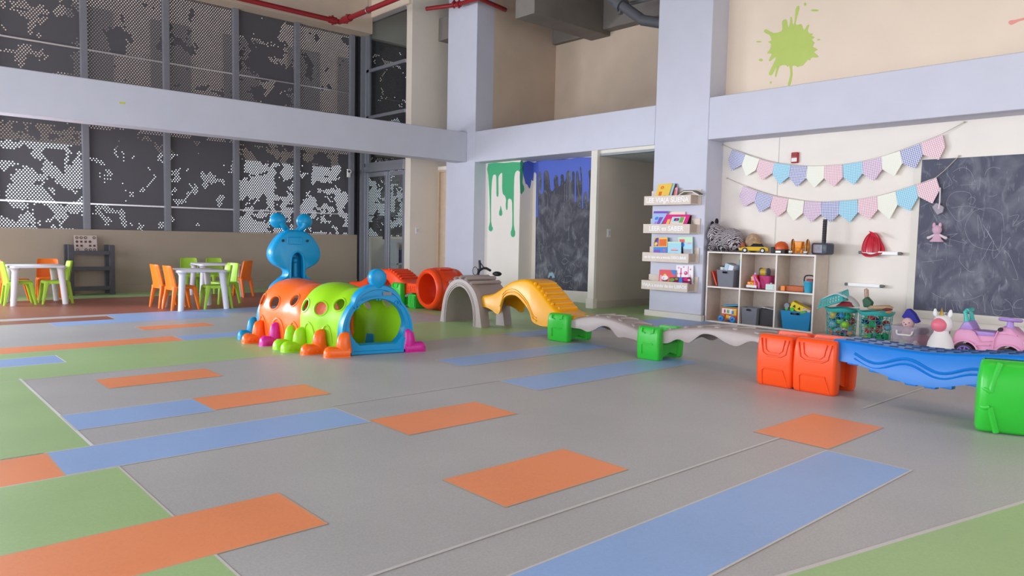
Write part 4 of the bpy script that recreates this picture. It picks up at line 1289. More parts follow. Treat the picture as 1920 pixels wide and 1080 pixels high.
Yb, Or, Pk, Wt, Bl, Pu, Mg, Gn, Dk, Cy = (pc(*a) for a in (('yellow', (248, 206, 88)), ('orange', (238, 110, 36)), ('pink', (240, 176, 190)), ('white', (246, 244, 246)), ('blue', (60, 138, 226)), ('purple', (124, 82, 190)), ('magenta', (226, 44, 138)), ('green', (120, 176, 84)), ('dark', (58, 48, 56)), ('pale_cyan', (176, 226, 244))))
Co = pc('coral', (236, 92, 96)); Cr = pc('cream', (246, 226, 210)); Gy = pc('grey', (176, 178, 184))
book('yellow picture book with an orange figure on the topmost ledge', [(1229, 370), (1252.5, 369), (1260.4, 343.7), (1234.6, 345.5)], 7.765, .014, Yb, [(circ(.36, .72, .13, 10, .9), Or), (circ(.36, .70, .06, 8, 1), Yb), (rq(.2, .42, .12, .42), Or), (rq(.62, .8, .03, .12), Or)])
book('thin pale blue book leaning beside the yellow one', [(1254, 369), (1258, 369), (1265, 343.5), (1261.3, 343.5)], 7.785, .02, Cy)
book('dark grey book leaning behind a pink one on the topmost ledge', [(1259, 369), (1266, 369), (1269.5, 345), (1265.5, 345)], 7.80, .02, Dk)
book('narrow pink and white book on the topmost ledge', [(1262.5, 369), (1268.3, 369), (1270.3, 351), (1266, 352)], 7.765, .012, Pk, [(rq(.15, .5, .1, .8), Co)])
t = thing('open_book', 'dark open book lying tent-like on the topmost ledge', 'book', tuple(PX(1290, 366, 7.78)), 0, 'books on the ledges')
rp = [PX(1269, 366, 7.745), PX(1282, 356.5, 7.745), PX(1298, 356.5, 7.745), PX(1310, 363, 7.745)]
for k, nm in ((0, 'cover'), (1, 'pages')):
    b = MB()
    for i in range(3):
        a_, c_ = rp[i], rp[i + 1]; o_ = Vector((0, 0, -.012 * k))
        b.prism([a_ + o_, c_ + o_, c_ + o_ + Vector((0, 0, -.011)), a_ + o_ + Vector((0, 0, -.011))], (.09, 0, 0))
    b.build(nm, Dk if k == 0 else mat('paper', (236, 230, 218), .8), t, smooth=0)
book('purple and sky blue picture book on the second ledge', [(1220, 424), (1237, 424), (1254, 396), (1226, 396)], 7.77, .012, pc('sky', (170, 196, 240)), [(rq(.0, 1, .86, 1), Pu), (circ(.36, .52, .15, 12, .75), Bl), (rq(.55, .85, .12, .6), Pu), (rq(.3, .5, .08, .32), pc('lilac', (176, 140, 220)))])
book('wide cream book behind the magenta one', [(1239, 424), (1281, 424), (1285, 397), (1250, 397)], 7.80, .014, Cr)
book('magenta landscape book with a colourful panel on the second ledge', [(1241, 424), (1285.5, 424), (1293.5, 402.3), (1249.5, 402.3)], 7.755, .014, Mg, [(rq(.30, .86, .12, .80), Cr), (rq(.34, .66, .34, .78), Cy), (rq(.42, .62, .45, .68), Dk), (rq(.48, .58, .48, .62), Mg), (rq(.66, .82, .3, .78), Gn), (rq(.14, .26, .1, .6), Yb)])
book('dark book standing behind the magenta one on the second ledge', [(1287, 424), (1296, 424), (1297, 404), (1292, 404)], 7.80, .02, Dk)
book('picture book in purple, orange and blue on the third ledge', [(1224.5, 478), (1250.5, 478), (1251.7, 445), (1226.7, 445.5)], 7.77, .012, Bl, [(rq(0, 1, .45, 1), Yb), (rq(.02, .36, .5, .98), Pu), (circ(.17, .62, .13, 12, .9), Yb), (rq(.4, .94, .50, .9), Or), (rq(.05, .5, .06, .30), Pu), (circ(.8, .26, .08, 10), Co)])
book('pale blue leaflet with a red line in the middle of the third ledge', [(1251.5, 479), (1276.5, 480), (1277, 453.6), (1252, 453)], 7.75, .008, Cy, [(rq(.0, 1, .9, 1), pc('mint', (206, 240, 206))), (rq(.25, .8, .36, .42), Co), (rq(.3, .7, .47, .52), Pk)])
book('pale picture book with a grey robot on the third ledge', [(1276, 480), (1298, 480), (1298.5, 444), (1271, 444.5)], 7.79, .012, Cy, [(rq(0, 1, .72, 1), pc('mint', (206, 240, 206))), (rq(.08, .45, .7, .88), Co), (rq(.3, .95, .0, .36), Gy), (rq(.0, .28, .0, .5), Dk), (circ(.3, .6, .12, 10), Bl), (rq(.62, .92, .62, .70), Pk)])
book('coral picture book with a white oval on the lowest ledge', [(1234.5, 531), (1266, 532), (1267.5, 506.7), (1236.7, 505.4)], 7.77, .012, Co, [([(.70, 1), (1, 1), (1, .62), (.9, .64), (.8, .74)], Bl), (circ(.36, .42, .20, 12, .9), Wt), (rq(.26, .54, .10, .40), pc('brown', (116, 44, 48))), (rq(.06, .18, .1, .6), Pk), (circ(.36, .62, .09, 10), Yb)])
book('white book scattered with pink rings on the lowest ledge', [(1266, 532), (1298.5, 533), (1300, 497.5), (1268, 497)], 7.80, .012, Wt, [(circ(.30 + .0, .55, .07, 10), Mg), (rq(.27, .33, .3, .85), Mg), (circ(.58, .58, .11, 12), Mg), (circ(.58, .58, .07, 12), Wt), (circ(.82, .42, .09, 12), Pk), (circ(.82, .42, .05, 12), Wt), (circ(.16, .86, .06, 10), Pk), (circ(.45, .9, .04, 8), Mg), (circ(.85, .78, .04, 8), Mg), (circ(.12, .55, .04, 8), Pk), (rq(.70, .74, .5, .95), Mg)])
book('low dark picture book with blue and green shapes on the lowest ledge', [(1254, 532), (1295, 533), (1294, 520), (1256, 519.5)], 7.745, .010, pc('plum', (132, 30, 84)), [(circ(.12, .6, .13, 10, 2), Gn), (rq(.46, .62, .1, .95), Bl), (circ(.34, .75, .08, 8, 2), Gn), (circ(.78, .7, .12, 10, 2), Mg), (circ(.93, .6, .07, 8, 2), Cr)])

# ================================================================== PAINTED WALLS, CHALKBOARDS
def chalk(name, rgb, dust=0.5):
    m = mat(name, rgb, 0.75); nt = m.node_tree; b = nt.nodes['Principled BSDF']; tc = nt.nodes.new('ShaderNodeTexCoord')
    fac = None
    for sc, det, lo, hi, amt, stretch in ((3.0, 6, .45, .75, .16 * dust, (1, 1, 1)), (9.0, 8, .55, .8, .22 * dust, (1, 1, .5)), (26.0, 4, .62, .75, .25 * dust, (1, 1.6, .25))):
        mp = nt.nodes.new('ShaderNodeMapping'); mp.inputs['Scale'].default_value = stretch; nt.links.new(tc.outputs['Object'], mp.inputs[0])
        n = nt.nodes.new('ShaderNodeTexNoise'); n.inputs['Scale'].default_value = sc; n.inputs['Detail'].default_value = det; n.inputs['Distortion'].default_value = 1.2
        nt.links.new(mp.outputs[0], n.inputs['Vector'])
        r = nt.nodes.new('ShaderNodeMapRange'); r.inputs[1].default_value = lo; r.inputs[2].default_value = hi; r.inputs[4].default_value = amt
        nt.links.new(n.outputs['Fac'], r.inputs[0])
        if fac is None: fac = r.outputs[0]
        else:
            a = nt.nodes.new('ShaderNodeMath'); a.operation = 'ADD'; nt.links.new(fac, a.inputs[0]); nt.links.new(r.outputs[0], a.inputs[1]); fac = a.outputs[0]
    mx = nt.nodes.new('ShaderNodeMix'); mx.data_type = 'RGBA'; mx.inputs[6].default_value = lin(rgb); mx.inputs[7].default_value = lin((226, 226, 232))
    nt.links.new(fac, mx.inputs[0]); nt.links.new(mx.outputs[2], b.inputs['Base Color'])
    return m


CHALK = chalk('chalkboard_paint', (66, 66, 78), 1.0); CHALKR = chalk('chalkboard_slate', (84, 86, 104), 1.0)
M_GRN = mat('paint_green', (70, 176, 122), .6, var=.02); M_BLU = mat('paint_blue', (82, 104, 196), .6, var=.02)
M_LIMEP = mat('paint_lime', (192, 210, 110), .7, var=.03); M_PNK = mat('paint_salmon', (240, 160, 146), .7)
M_CK = mat('chalk_white', (176, 178, 188), .9)


def zp(pts, ox, oy, s): return [(ox + x * s, oy + y * s) for x, y in pts]


def closed_smooth(pts, n=3):
    P = [Vector((*p, 0)) for p in pts]; m = len(P); out = []
    for i in range(m):
        a, b_, c, d = P[i - 1], P[i], P[(i + 1) % m], P[(i + 2) % m]
        for k in range(n):
            t = k / n
            q = 0.5 * ((2 * b_) + (c - a) * t + (2 * a - 5 * b_ + 4 * c - d) * t * t + (3 * b_ - a - 3 * c + d) * t ** 3); out.append((q.x, q.y))
    return out


def paint(mb, pts, fn, X, th, vec, n=3, mi=0):
    P = [fn(x, y, X) for x, y in (closed_smooth(pts, n) if n > 1 else pts)]
    mb.prism(P, Vector(vec) * th, mi)


S4 = 0.1875
g = [(190, 250), (350, 243), (507, 236), (506, 330), (490, 318), (466, 330), (450, 390), (445, 600), (445, 860), (458, 930), (455, 972), (437, 985), (418, 970), (415, 930), (430, 870), (428, 640), (412, 605), (398, 600), (385, 620), (383, 690), (378, 712), (368, 705), (365, 650), (368, 610), (355, 570), (335, 550), (328, 480), (330, 352), (318, 345), (300, 365), (290, 400), (292, 550), (285, 580), (275, 575), (272, 540), (270, 380), (255, 360), (240, 365), (230, 400), (220, 520), (218, 830), (235, 890), (230, 918), (215, 927), (197, 915), (195, 880), (207, 830), (205, 700), (198, 480), (190, 370)]
b = MB(); paint(b, zp(g, 880, 260, S4), PX, XG - .0005, .002, (-1, 0, 0), 2)
paint(b, zp([(313, 670), (322, 705), (330, 740), (325, 766), (313, 772), (300, 764), (298, 735), (308, 700)], 880, 260, S4), PX, XG - .0005, .002, (-1, 0, 0))
mu = tag(b.build('drip_mural', M_GRN, smooth=0), 'green dripping paint mural on the wall beside the column', 'wall painting')
b = MB(); paint(b, zp([(508, 236), (538, 240), (534, 400), (530, 440), (546, 480), (548, 515), (535, 536), (508, 538)], 880, 260, S4), PY, 8.84 - .0005, .002, (0, -1, 0), 2); b.build('side_drip', M_GRN, mu, smooth=0)
bl = [(640, 240), (930, 212), (1228, 185), (1228, 315), (1210, 312), (1192, 332), (1200, 400), (1200, 480), (1195, 560), (1197, 618), (1188, 628), (1182, 600), (1178, 550), (1165, 530), (1150, 545), (1142, 600), (1140, 688), (1130, 698), (1126, 680), (1130, 480), (1125, 330), (1115, 280), (1106, 292), (1118, 400), (1110, 425), (1098, 410), (1092, 340), (1080, 322), (1070, 340), (1068, 480), (1070, 610), (1062, 632), (1052, 622), (1055, 480), (1055, 350), (1042, 325), (1030, 340), (1032, 400), (1020, 430), (1012, 420), (1015, 340), (995, 318), (975, 335), (968, 400), (950, 430), (945, 370), (930, 355), (915, 370), (915, 440), (905, 475), (892, 465), (888, 390), (875, 362), (855, 375), (845, 420), (848, 500), (830, 525), (812, 510), (805, 420), (790, 330), (760, 320), (745, 360), (745, 500), (735, 550), (720, 555), (715, 530), (722, 480), (720, 350), (708, 328), (695, 345), (690, 420), (688, 600), (690, 760), (680, 787), (668, 775), (670, 700), (676, 500), (675, 380), (660, 338), (645, 345), (638, 420)]
b = MB(); paint(b, zp(bl, 880, 260, S4), PX, XC - .004, .002, (-1, 0, 0), 2)
mu = tag(b.build('drip_mural', M_BLU, smooth=0), 'blue dripping paint mural above the alcove chalkboard', 'wall painting')
b = MB(); paint(b, zp([(538, 240), (640, 240), (638, 420), (622, 410), (612, 470), (600, 500), (580, 460), (562, 450), (550, 400), (540, 360)], 880, 260, S4), PY, 8.84 - .0005, .002, (0, -1, 0), 2); b.build('side_drip', M_BLU, mu, smooth=0)
b = MB(); b.prism([PX(x, y, XC - .0005) for x, y in ((1006, 300), (1111, 296), (1106, 480), (1103, 547), (1002.8, 540.6), (1004, 480))], (-.002, 0, 0))
cb = b.build('alcove_chalkboard', CHALK, smooth=0); tag(cb, 'tall chalkboard panel in the alcove below blue drips', 'chalkboard')
# the same strokes drawn as low chalk lines


def strokes(parent, X, lines, r, m=M_CK, closed=()):
    b = MB()
    for i, l in enumerate(lines):
        P = smooth_path([PX(x, y, X) for x, y in l], 5) if len(l) > 2 else [PX(x, y, X) for x, y in l]
        b.tube(P, r, 4)
    return b.each('chalk_stroke', m, parent, smooth=0)


L = []
for l in ([(735, 860), (740, 960), (745, 1060)], [(990, 880), (995, 1000)], [(980, 330), (975, 480), (970, 640)], [(1080, 330), (1085, 480), (1110, 600)], [(1105, 635), (1090, 670), (1112, 680), (1105, 635)], [(1170, 660), (1175, 700)], [(955, 450), (950, 630)]): L.append(zp(l, 880, 260, S4))
for l in ([(780, 310), (800, 265), (840, 270), (850, 320)], [(870, 300), (900, 250), (890, 300), (930, 240), (920, 300)], [(930, 150), (960, 130), (985, 160), (950, 190), (920, 165)], [(960, 310), (1020, 310), (1030, 340), (980, 370), (920, 360), (940, 330)], [(1000, 100), (950, 95)], [(1030, 180), (1060, 215), (1040, 260)], [(1070, 190), (1100, 220), (1120, 180)], [(780, 380), (880, 375)], [(740, 250), (735, 320), (760, 350)], [(1010, 370), (1025, 430), (1000, 420)]): L.append(zp(l, 880, 460, S4))
strokes(cb, XC - .003, L, .0016)
b = MB(); paint(b, zp([(785, 320), (800, 275), (830, 268), (845, 290), (856, 322), (830, 328), (826, 305), (806, 305), (800, 326)], 880, 460, S4), PX, XC - .003, .001, (-1, 0, 0), 1)
b.build('chalk_patch', mat('chalk_pale_blue', (150, 180, 196), .9), cb, smooth=0)

# splats on the upper wall
S5 = 0.29167
sp = [(262, 188), (248, 200), (262, 215), (285, 225), (297, 260), (274, 268), (295, 285), (285, 320), (268, 345), (300, 345), (280, 385), (290, 392), (325, 365), (315, 400), (280, 470), (290, 485), (305, 475), (330, 425), (320, 480), (326, 495), (350, 425), (390, 420), (400, 430), (412, 425), (418, 480), (402, 540), (408, 552), (418, 545), (432, 480), (430, 425), (455, 425), (465, 432), (480, 425), (500, 420), (530, 385), (545, 388), (555, 370), (590, 370), (598, 360), (570, 335), (595, 318), (560, 300), (575, 275), (555, 255), (575, 240), (555, 230), (565, 215), (540, 215), (530, 190), (540, 160), (525, 165), (505, 195), (490, 155), (465, 160), (452, 150), (475, 60), (475, 40), (465, 38), (452, 60), (446, 130), (438, 160), (432, 150), (428, 115), (418, 112), (415, 150), (405, 175), (395, 130), (380, 125), (365, 140), (368, 185), (350, 205), (310, 212)]
b = MB(); paint(b, zp(sp, 1360, 0, S5), PX, XW - .0005, .002, (-1, 0, 0), 2)
for x, y, rx, ry in ((513, 27, 8, 11), (575, 67, 26, 7), (215, 268, 17, 5), (600, 255, 11, 5), (228, 386, 13, 9), (292, 530, 5, 9)):
    paint(b, zp([(x + rx * math.cos(k * PI / 5), y + ry * math.sin(k * PI / 5)) for k in range(10)], 1360, 0, S5), PX, XW - .0005, .002, (-1, 0, 0), 1)
tag(b.build('paint_splat', M_LIMEP, smooth=0), 'lime green paint splat on the upper cream wall', 'wall painting')
b = MB(); paint(b, zp([(1820, 142), (1835, 130), (1862, 128), (1925, 112), (1990, 95), (2010, 60), (2060, 70), (2080, 120), (2050, 170), (2000, 150), (1925, 128), (1870, 146), (1842, 160), (1825, 155)], 1360, 0, S5), PX, XW - .0005, .002, (-1, 0, 0), 2)
tag(b.build('paint_splat', M_PNK, smooth=0), 'salmon pink paint splat high on the cream wall, beyond the lime one', 'wall painting')
b = MB(); c = PY(229, 193, 9.935); b.span(c.x - .03, c.x + .03, 9.931, 9.935, c.z - .012, c.z + .012)
tag(b.build('wall_sticker', mat('sticker_yellow', (206, 206, 80), .6), smooth=0), 'tiny yellow sticker on the face of the long concrete beam', 'sticker')

# big chalkboard on the right-hand wall
t = thing('wall_chalkboard', 'large scribbled chalkboard behind the pink ride-on car', 'chalkboard', (XW, 1.9, .33))
b = MB(); b.span(XW - .012, XW, .9, 2.83, .332, 1.88); brd = b.build('slate', CHALKR, t, smooth=0)
b = MB(); b.span(XW - .016, XW, 2.83, 2.90, .25, 1.95); b.span(XW - .016, XW, .9, 2.83, .25, .332); b.build('surround', M_SKIRT, t, bevel=.002)
SB = 0.1148
L = [zp(l, 1700, 540, SB) for l in ([(500, 150), (490, 340)], [(735, 205), (860, 210), (870, 330), (910, 350)], [(1250, 120), (1265, 260), (1270, 400)], [(1400, 190), (1380, 240), (1420, 400), (1480, 450), (1540, 430), (1560, 370)], [(1900, 180), (1800, 210), (1730, 320), (1760, 440), (1840, 480)], [(1600, 180), (1680, 240), (1740, 320), (1880, 330)], [(1080, 220), (1150, 260), (1165, 340)], [(410, 80), (520, 140), (620, 170)], [(910, 200), (1060, 180), (1240, 110)], [(1000, 60), (1060, 130)], [(640, 180), (630, 380)], [(740, 250), (770, 370)], [(800, 250), (840, 380)], [(1420, 350), (1560, 370), (1700, 340)])]
L += [zp(l, 1580, 230, .15649) for l in ([(1320, 590), (1400, 545), (1480, 545), (1540, 600), (1590, 720)], [(1400, 545), (1405, 580)], [(1480, 520), (1485, 560)], [(1410, 750), (1500, 745), (1600, 740)], [(1240, 600), (1310, 720), (1250, 770), (1205, 790), (1220, 700)], [(1340, 640), (1320, 670), (1370, 710)], [(1700, 640), (1740, 560), (1810, 535), (1890, 550)], [(1000, 650), (1020, 600)], [(1120, 500), (1190, 498)], [(1500, 930), (1540, 890), (1590, 920), (1550, 980), (1510, 960)], [(940, 1010), (1040, 960), (1110, 975)], [(1300, 1020), (1500, 1000), (1700, 1050)], [(1740, 880), (1800, 880), (1850, 860)])]
L += [zp(l, 1560, 400, .125) for l in ([(1330, 320), (1450, 250)], [(1340, 730), (1480, 720), (1660, 690)], [(1480, 680), (1490, 730)], [(1340, 820), (1360, 950), (1410, 1080)], [(1720, 480), (1810, 490)], [(1740, 390), (1870, 310)], [(1500, 430), (1490, 520)], [(1590, 430), (1595, 560)], [(1400, 450), (1500, 470)])]
L += [[(1740 + 20 * i + random.uniform(-22, 22) + 6 * j, 410 + 25 * i % 90 + random.uniform(-28, 28)) for j in range(4)] for i in range(9)]
L += [[(1850 + 40 * math.cos(a * .8) * random.uniform(.7, 1.2), 430 + 42 * math.sin(a * .8) * random.uniform(.7, 1.2)) for a in range(9)]]
L += [[(1800 + 25 * math.cos(a * .8) * random.uniform(.7, 1.2), 385 + 30 * math.sin(a * .8) * random.uniform(.7, 1.2)) for a in range(9)]]
strokes(brd, XW - .0122, L, .0013)

# ================================================================== BUNTING
def gingham(name, c, w=(250, 246, 250), mid=None):
    m = bpy.data.materials.new('gingham_' + name); m.use_nodes = True; nt = m.node_tree; b = nt.nodes['Principled BSDF']; b.inputs['Roughness'].default_value = .85
    uv = nt.nodes.new('ShaderNodeUVMap'); sp_ = nt.nodes.new('ShaderNodeSeparateXYZ'); nt.links.new(uv.outputs[0], sp_.inputs[0])
    out = []
    for k in (0, 1):
        f = nt.nodes.new('ShaderNodeMath'); f.operation = 'MULTIPLY'; f.inputs[1].default_value = 54.0; nt.links.new(sp_.outputs[k], f.inputs[0])
        g_ = nt.nodes.new('ShaderNodeMath'); g_.operation = 'FRACT'; nt.links.new(f.outputs[0], g_.inputs[0])
        h = nt.nodes.new('ShaderNodeMath'); h.operation = 'LESS_THAN'; h.inputs[1].default_value = .5; nt.links.new(g_.outputs[0], h.inputs[0]); out.append(h.outputs[0])
    a = nt.nodes.new('ShaderNodeMath'); a.operation = 'ADD'; nt.links.new(out[0], a.inputs[0]); nt.links.new(out[1], a.inputs[1])
    h = nt.nodes.new('ShaderNodeMath'); h.operation = 'MULTIPLY'; h.inputs[1].default_value = .5; nt.links.new(a.outputs[0], h.inputs[0])
    mx = nt.nodes.new('ShaderNodeMix'); mx.data_type = 'RGBA'; mx.inputs[6].default_value = lin(w); mx.inputs[7].default_value = lin(c)
    nt.links.new(h.outputs[0], mx.inputs[0]); nt.links.new(mx.outputs[2], b.inputs['Base Color'])
    return m


GG = {'b': gingham('navy', (84, 104, 182)), 'w': gingham('cream', (240, 240, 222), (252, 250, 240)), 'p': gingham('pink', (226, 150, 166)), 'c': gingham('sky', (110, 188, 220), (214, 242, 252)), 'v': gingham('mauve', (190, 132, 182))}
COLN = {'b': 'navy', 'w': 'cream', 'p': 'pink', 'c': 'sky blue', 'v': 'mauve'}
z3 = lambda pts: zp(pts, 1340, 230, .15649)
z4 = lambda pts: zp(pts, 1580, 230, .15649)
z5 = lambda pts: zp(pts, 1340, 320, .15649)
G_A = [('b', z3([(213, 318), (370, 378), (322, 508), (200, 572), (160, 440)])), ('w', z3([(370, 378), (540, 430), (490, 570), (375, 640), (325, 510)])), ('p', z3([(540, 435), (718, 475), (690, 605), (565, 690), (500, 570)])), ('c', z3([(718, 478), (910, 500), (885, 650), (775, 740), (690, 610)])),
       ('b', z3([(914, 505), (1110, 515), (1095, 665), (980, 768), (885, 645)])), ('w', z3([(1115, 518), (1315, 515), (1305, 670), (1195, 780), (1095, 665)])), ('p', z3([(1318, 515), (1530, 500), (1535, 655), (1425, 770), (1305, 665)])), ('c', z3([(1535, 498), (1765, 462), (1768, 610), (1665, 745), (1540, 655)])),
       ('v', z4([(232, 462), (465, 410), (475, 560), (372, 698), (238, 612)])), ('w', z4([(468, 405), (685, 340), (712, 490), (620, 640), (475, 560)])), ('b', z4([(688, 332), (930, 248), (962, 380), (870, 550), (714, 490)])), ('p', z4([(935, 240), (1190, 135), (1228, 292), (1150, 445), (964, 385)]))]
G_B = [('v', z3([(345, 755), (515, 820), (470, 945), (347, 1010), (293, 880)])), ('b', z3([(518, 820), (695, 875), (660, 1005), (535, 1077), (472, 945)])), ('p', z5([(697, 298), (885, 330), (850, 478), (745, 558), (665, 430)])), ('w', z5([(888, 332), (1072, 358), (1055, 510), (945, 603), (862, 480)])),
       ('v', z5([(1078, 362), (1280, 370), (1268, 525), (1155, 620), (1060, 510)])), ('b', z5([(1285, 370), (1495, 362), (1490, 520), (1385, 620), (1270, 525)])), ('c', z5([(1497, 362), (1710, 343), (1715, 500), (1615, 618), (1490, 520)])), ('p', z4([(182, 918), (408, 880), (422, 1040), (320, 1165), (182, 1075)])),
       ('w', z4([(413, 878), (632, 825), (657, 985), (560, 1160), (424, 1040)])), ('c', z4([(635, 820), (875, 748), (905, 890), (808, 1058), (657, 985)])), ('p', z4([(878, 742), (1120, 655), (1165, 800), (1075, 970), (906, 886)]))]
TW = mat('jute_string', (196, 186, 170), .9)
XB = 8.175


def bunting(label, flags, start, end):
    t = thing('bunting', label, 'bunting', tuple(PX(*start, XW)), 0, 'gingham buntings')
    pts = [PX(*start, XW - .014)] + [PX(*f[1][0], XB) for f in flags] + [PX(*flags[-1][1][1], XB), PX(*end, XW - .014)]
    b = MB(); b.tube(smooth_path(pts, 3), .0035, 6)
    for p in (pts[0], pts[-1]): b.ball(p, .010, 8, 6)
    b.build('string', TW, t)
    for i, (c, q) in enumerate(flags):
        P = [PX(x, y, XB - .002 * (i % 2)) for x, y in q]
        b = MB(); b.prism(P, (.004, 0, 0))
        u0 = P[0]; ax = (P[1] - P[0]).normalized(); ay = ax.cross(Vector((1, 0, 0))).normalized()
        o = b.build('pennant', GG[c], t, smooth=0, uv=lambda v, u0=u0, ax=ax, ay=ay: ((v - u0).dot(ax), (v - u0).dot(ay)))
        o['label'] = COLN[c] + ' gingham pennant'
    return t


bunting('upper string of twelve gingham pennants, hung just below the fire call point', G_A, (1355.6, 271), (1808, 229))
bunting('lower string of eleven gingham pennants, ending on the chalkboard beside the hanging doll', G_B, (1363.5, 334), (1798, 292.6))

# plush doll hung from the lower string
t = thing('plush_doll', 'small pink knitted doll hanging against the chalkboard', 'doll', tuple(PX(1757, 440, 8.17)))
PLU = mat('plush_pink', (218, 176, 196), .95, bump=.3, bscale=120); PLW = mat('plush_pale', (226, 212, 218), .95, bump=.3, bscale=120)
XDl = 8.165
b = MB(); b.tube([PX(1763, 352, XDl), PX(1762, 378, XDl), PX(1760, 392, XDl)], .007, 6); b.build('hanging_loop', PLW, t)
b = MB(); b.prism([PX(x, y, XDl) for x, y in z4([(1070, 1010), (1120, 960), (1150, 975), (1210, 1010), (1195, 1075), (1130, 1105)])], (.03, 0, 0)); b.build('paper_star', mat('star_mauve', (170, 160, 172), .8), t, bevel=.004)
b = MB(); c = PX(1757, 431, XDl); b.ball(c, (.035, .045, .048), 14, 10); b.ball(c + Vector((0, .03, .045)), (.012, .016, .03), 8, 6); b.ball(c + Vector((0, -.025, .045)), (.012, .016, .03), 8, 6); b.build('head', PLU, t)
b = MB(); c0, c1 = PX(1757, 438, XDl), PX(1756, 452, XDl); b.lathe([(.024, c0.z - c1.z), (.045, .02), (.065, 0), (.062, -.008)], c1, 16, sx=.55); b.build('dress', PLU, t)
for s_ in (-1, 1):
    b = MB(); b.tube([PX(1757, 440, XDl) + Vector((0, .02 * s_, 0)), PX(1757, 444, XDl) + Vector((0, .075 * s_, -.01))], [.012, .014], 8); b.ball(PX(1757, 444, XDl) + Vector((0, .08 * s_, -.01)), .016, 8, 6); b.build('arm', PLW, t)

# wall bars and the fire helmet
for (x0, y0), (x1, y1), lab in (((1611, 473), (1690, 476), 'white wall bar holding the red fire helmet'), ((1585, 532), (1656, 537.5), 'white wall bar lower down, above the turquoise baskets')):
    a = PX(x0, y0, 8.16); c = PX(x1, y1, 8.16); zc = (a.z + c.z) / 2
    t = thing('wall_bar', lab, 'bar', (8.16, (a.y + c.y) / 2, zc), 0, 'white wall bars')
    b = MB(); b.span(8.148, 8.166, c.y + .03, a.y - .03, zc - .018, zc + .018); b.build('bar', plast('bar_white', (250, 250, 250), .4), t, bevel=.004)
    for y in (a.y - .015, c.y + .015):
        b = MB(); b.tube([(8.157, y - .016, zc), (8.157, y + .016, zc)], .017, 10); b.tube([(8.157, y, zc), (XW, y, zc)], .010, 8); b.build('bracket', mat('bracket_grey', (112, 112, 112), .5), t)
t = thing('fire_helmet', 'red toy fire helmet hooked behind the upper wall bar', 'helmet', (8.18, 3.25, .87))
HR = plast('helmet_red', (206, 48, 66), .22)
b = MB(); rings = []
for a in range(0, 10):
    ph = PI / 2 * a / 9; r = math.cos(ph); zz = math.sin(ph)
    rings.append([Vector((XW - .002 - (.115 * max(0.02, r) * math.sin(PI * j / 18)), 3.275 + .105 * max(.02, r) * math.cos(PI * j / 18), .915 + .215 * zz)) for j in range(19)])
b.loft(rings, closed=False); sh = b.build('shell', HR, t, smooth=60)
b = MB()
for k in (-60, -20, 20, 60):
    b.tube([(XW - .004 - .118 * math.cos(ph) * math.cos(R(k)), 3.275 + .108 * math.cos(ph) * math.sin(R(k)), .915 + .216 * math.sin(ph)) for ph in [PI / 2 * i / 8 for i in range(8)]], .006, 6)
b.prism([PX(1629, 433, 8.12), PX(1640, 437, 8.10), PX(1646, 446, 8.09), PX(1634, 442, 8.09)], (.02, 0, 0)); b.build('crest_rib', HR, t)
b = MB(); br = smooth_path([PX(1614, 475, 8.15), PX(1622, 481, 8.12), PX(1634, 482, 8.11), PX(1648, 478, 8.13), PX(1659, 471, 8.17), PX(1657, 460, 8.19), PX(1648, 445, 8.2), PX(1640, 438, 8.2)], 4)
c_ = Vector((8.19, 3.26, .93)); b.loft([[p for p in br], [p * .62 + c_ * .38 for p in br]], closed=False); o = b.build('brim', HR, t)
sd_ = o.modifiers.new('thick', 'SOLIDIFY'); sd_.thickness = .008

# ================================================================== CUBBY BOOKCASE
M_OAK = mat('bleached_oak', (214, 198, 184), .5, var=.05, vscale=18, bump=.05, bscale=30); M_EDGE = mat('pale_edge_band', (238, 230, 222), .45); M_SIDE = mat('oak_end_panel', (176, 162, 150), .55, var=.05, vscale=14)
Y0, Y1, ZT, XS, XBk = 3.745, 5.125, .873, 7.89, 8.205
t = thing('cubby_bookcase', 'pale wooden bookcase of six open cubbies under the bunting', 'bookcase', (8.05, (Y0 + Y1) / 2, 0))
T_ = .018
for nm, a in (('top_board', (XS + .004, XBk, Y0, Y1, ZT - T_, ZT)), ('bottom_board', (XS + .004, XBk, Y0 + T_, Y1 - T_, .0, T_)), ('middle_shelf', (XS + .004, XBk - .006, Y0 + T_, Y1 - T_, .427, .445)), ('side_panel', (XS + .004, XBk, Y0, Y0 + T_, 0, ZT - T_)), ('side_panel', (XS + .004, XBk, Y1 - T_, Y1, 0, ZT - T_)),
              ('divider', (XS + .004, XBk - .006, 4.651, 4.669, T_, .427)), ('divider', (XS + .004, XBk - .006, 4.651, 4.669, .445, ZT - T_)), ('divider', (XS + .004, XBk - .006, 4.197, 4.215, T_, .427)), ('divider', (XS + .004, XBk - .006, 4.197, 4.215, .445, ZT - T_)), ('back_panel', (XBk - .006, XBk, Y0 + T_, Y1 - T_, T_, ZT - T_))):
    b = MB(); b.span(*a); o = b.build(nm, M_OAK, t, smooth=0)
    if nm != 'back_panel':
        e = MB(); e.span(XS, XS + .0042, *a[2:]); e.build('edge_band', M_EDGE, o, smooth=0)


def on_top(x, y, z=ZT, X=8.03): p = PX(x, y, X); return p


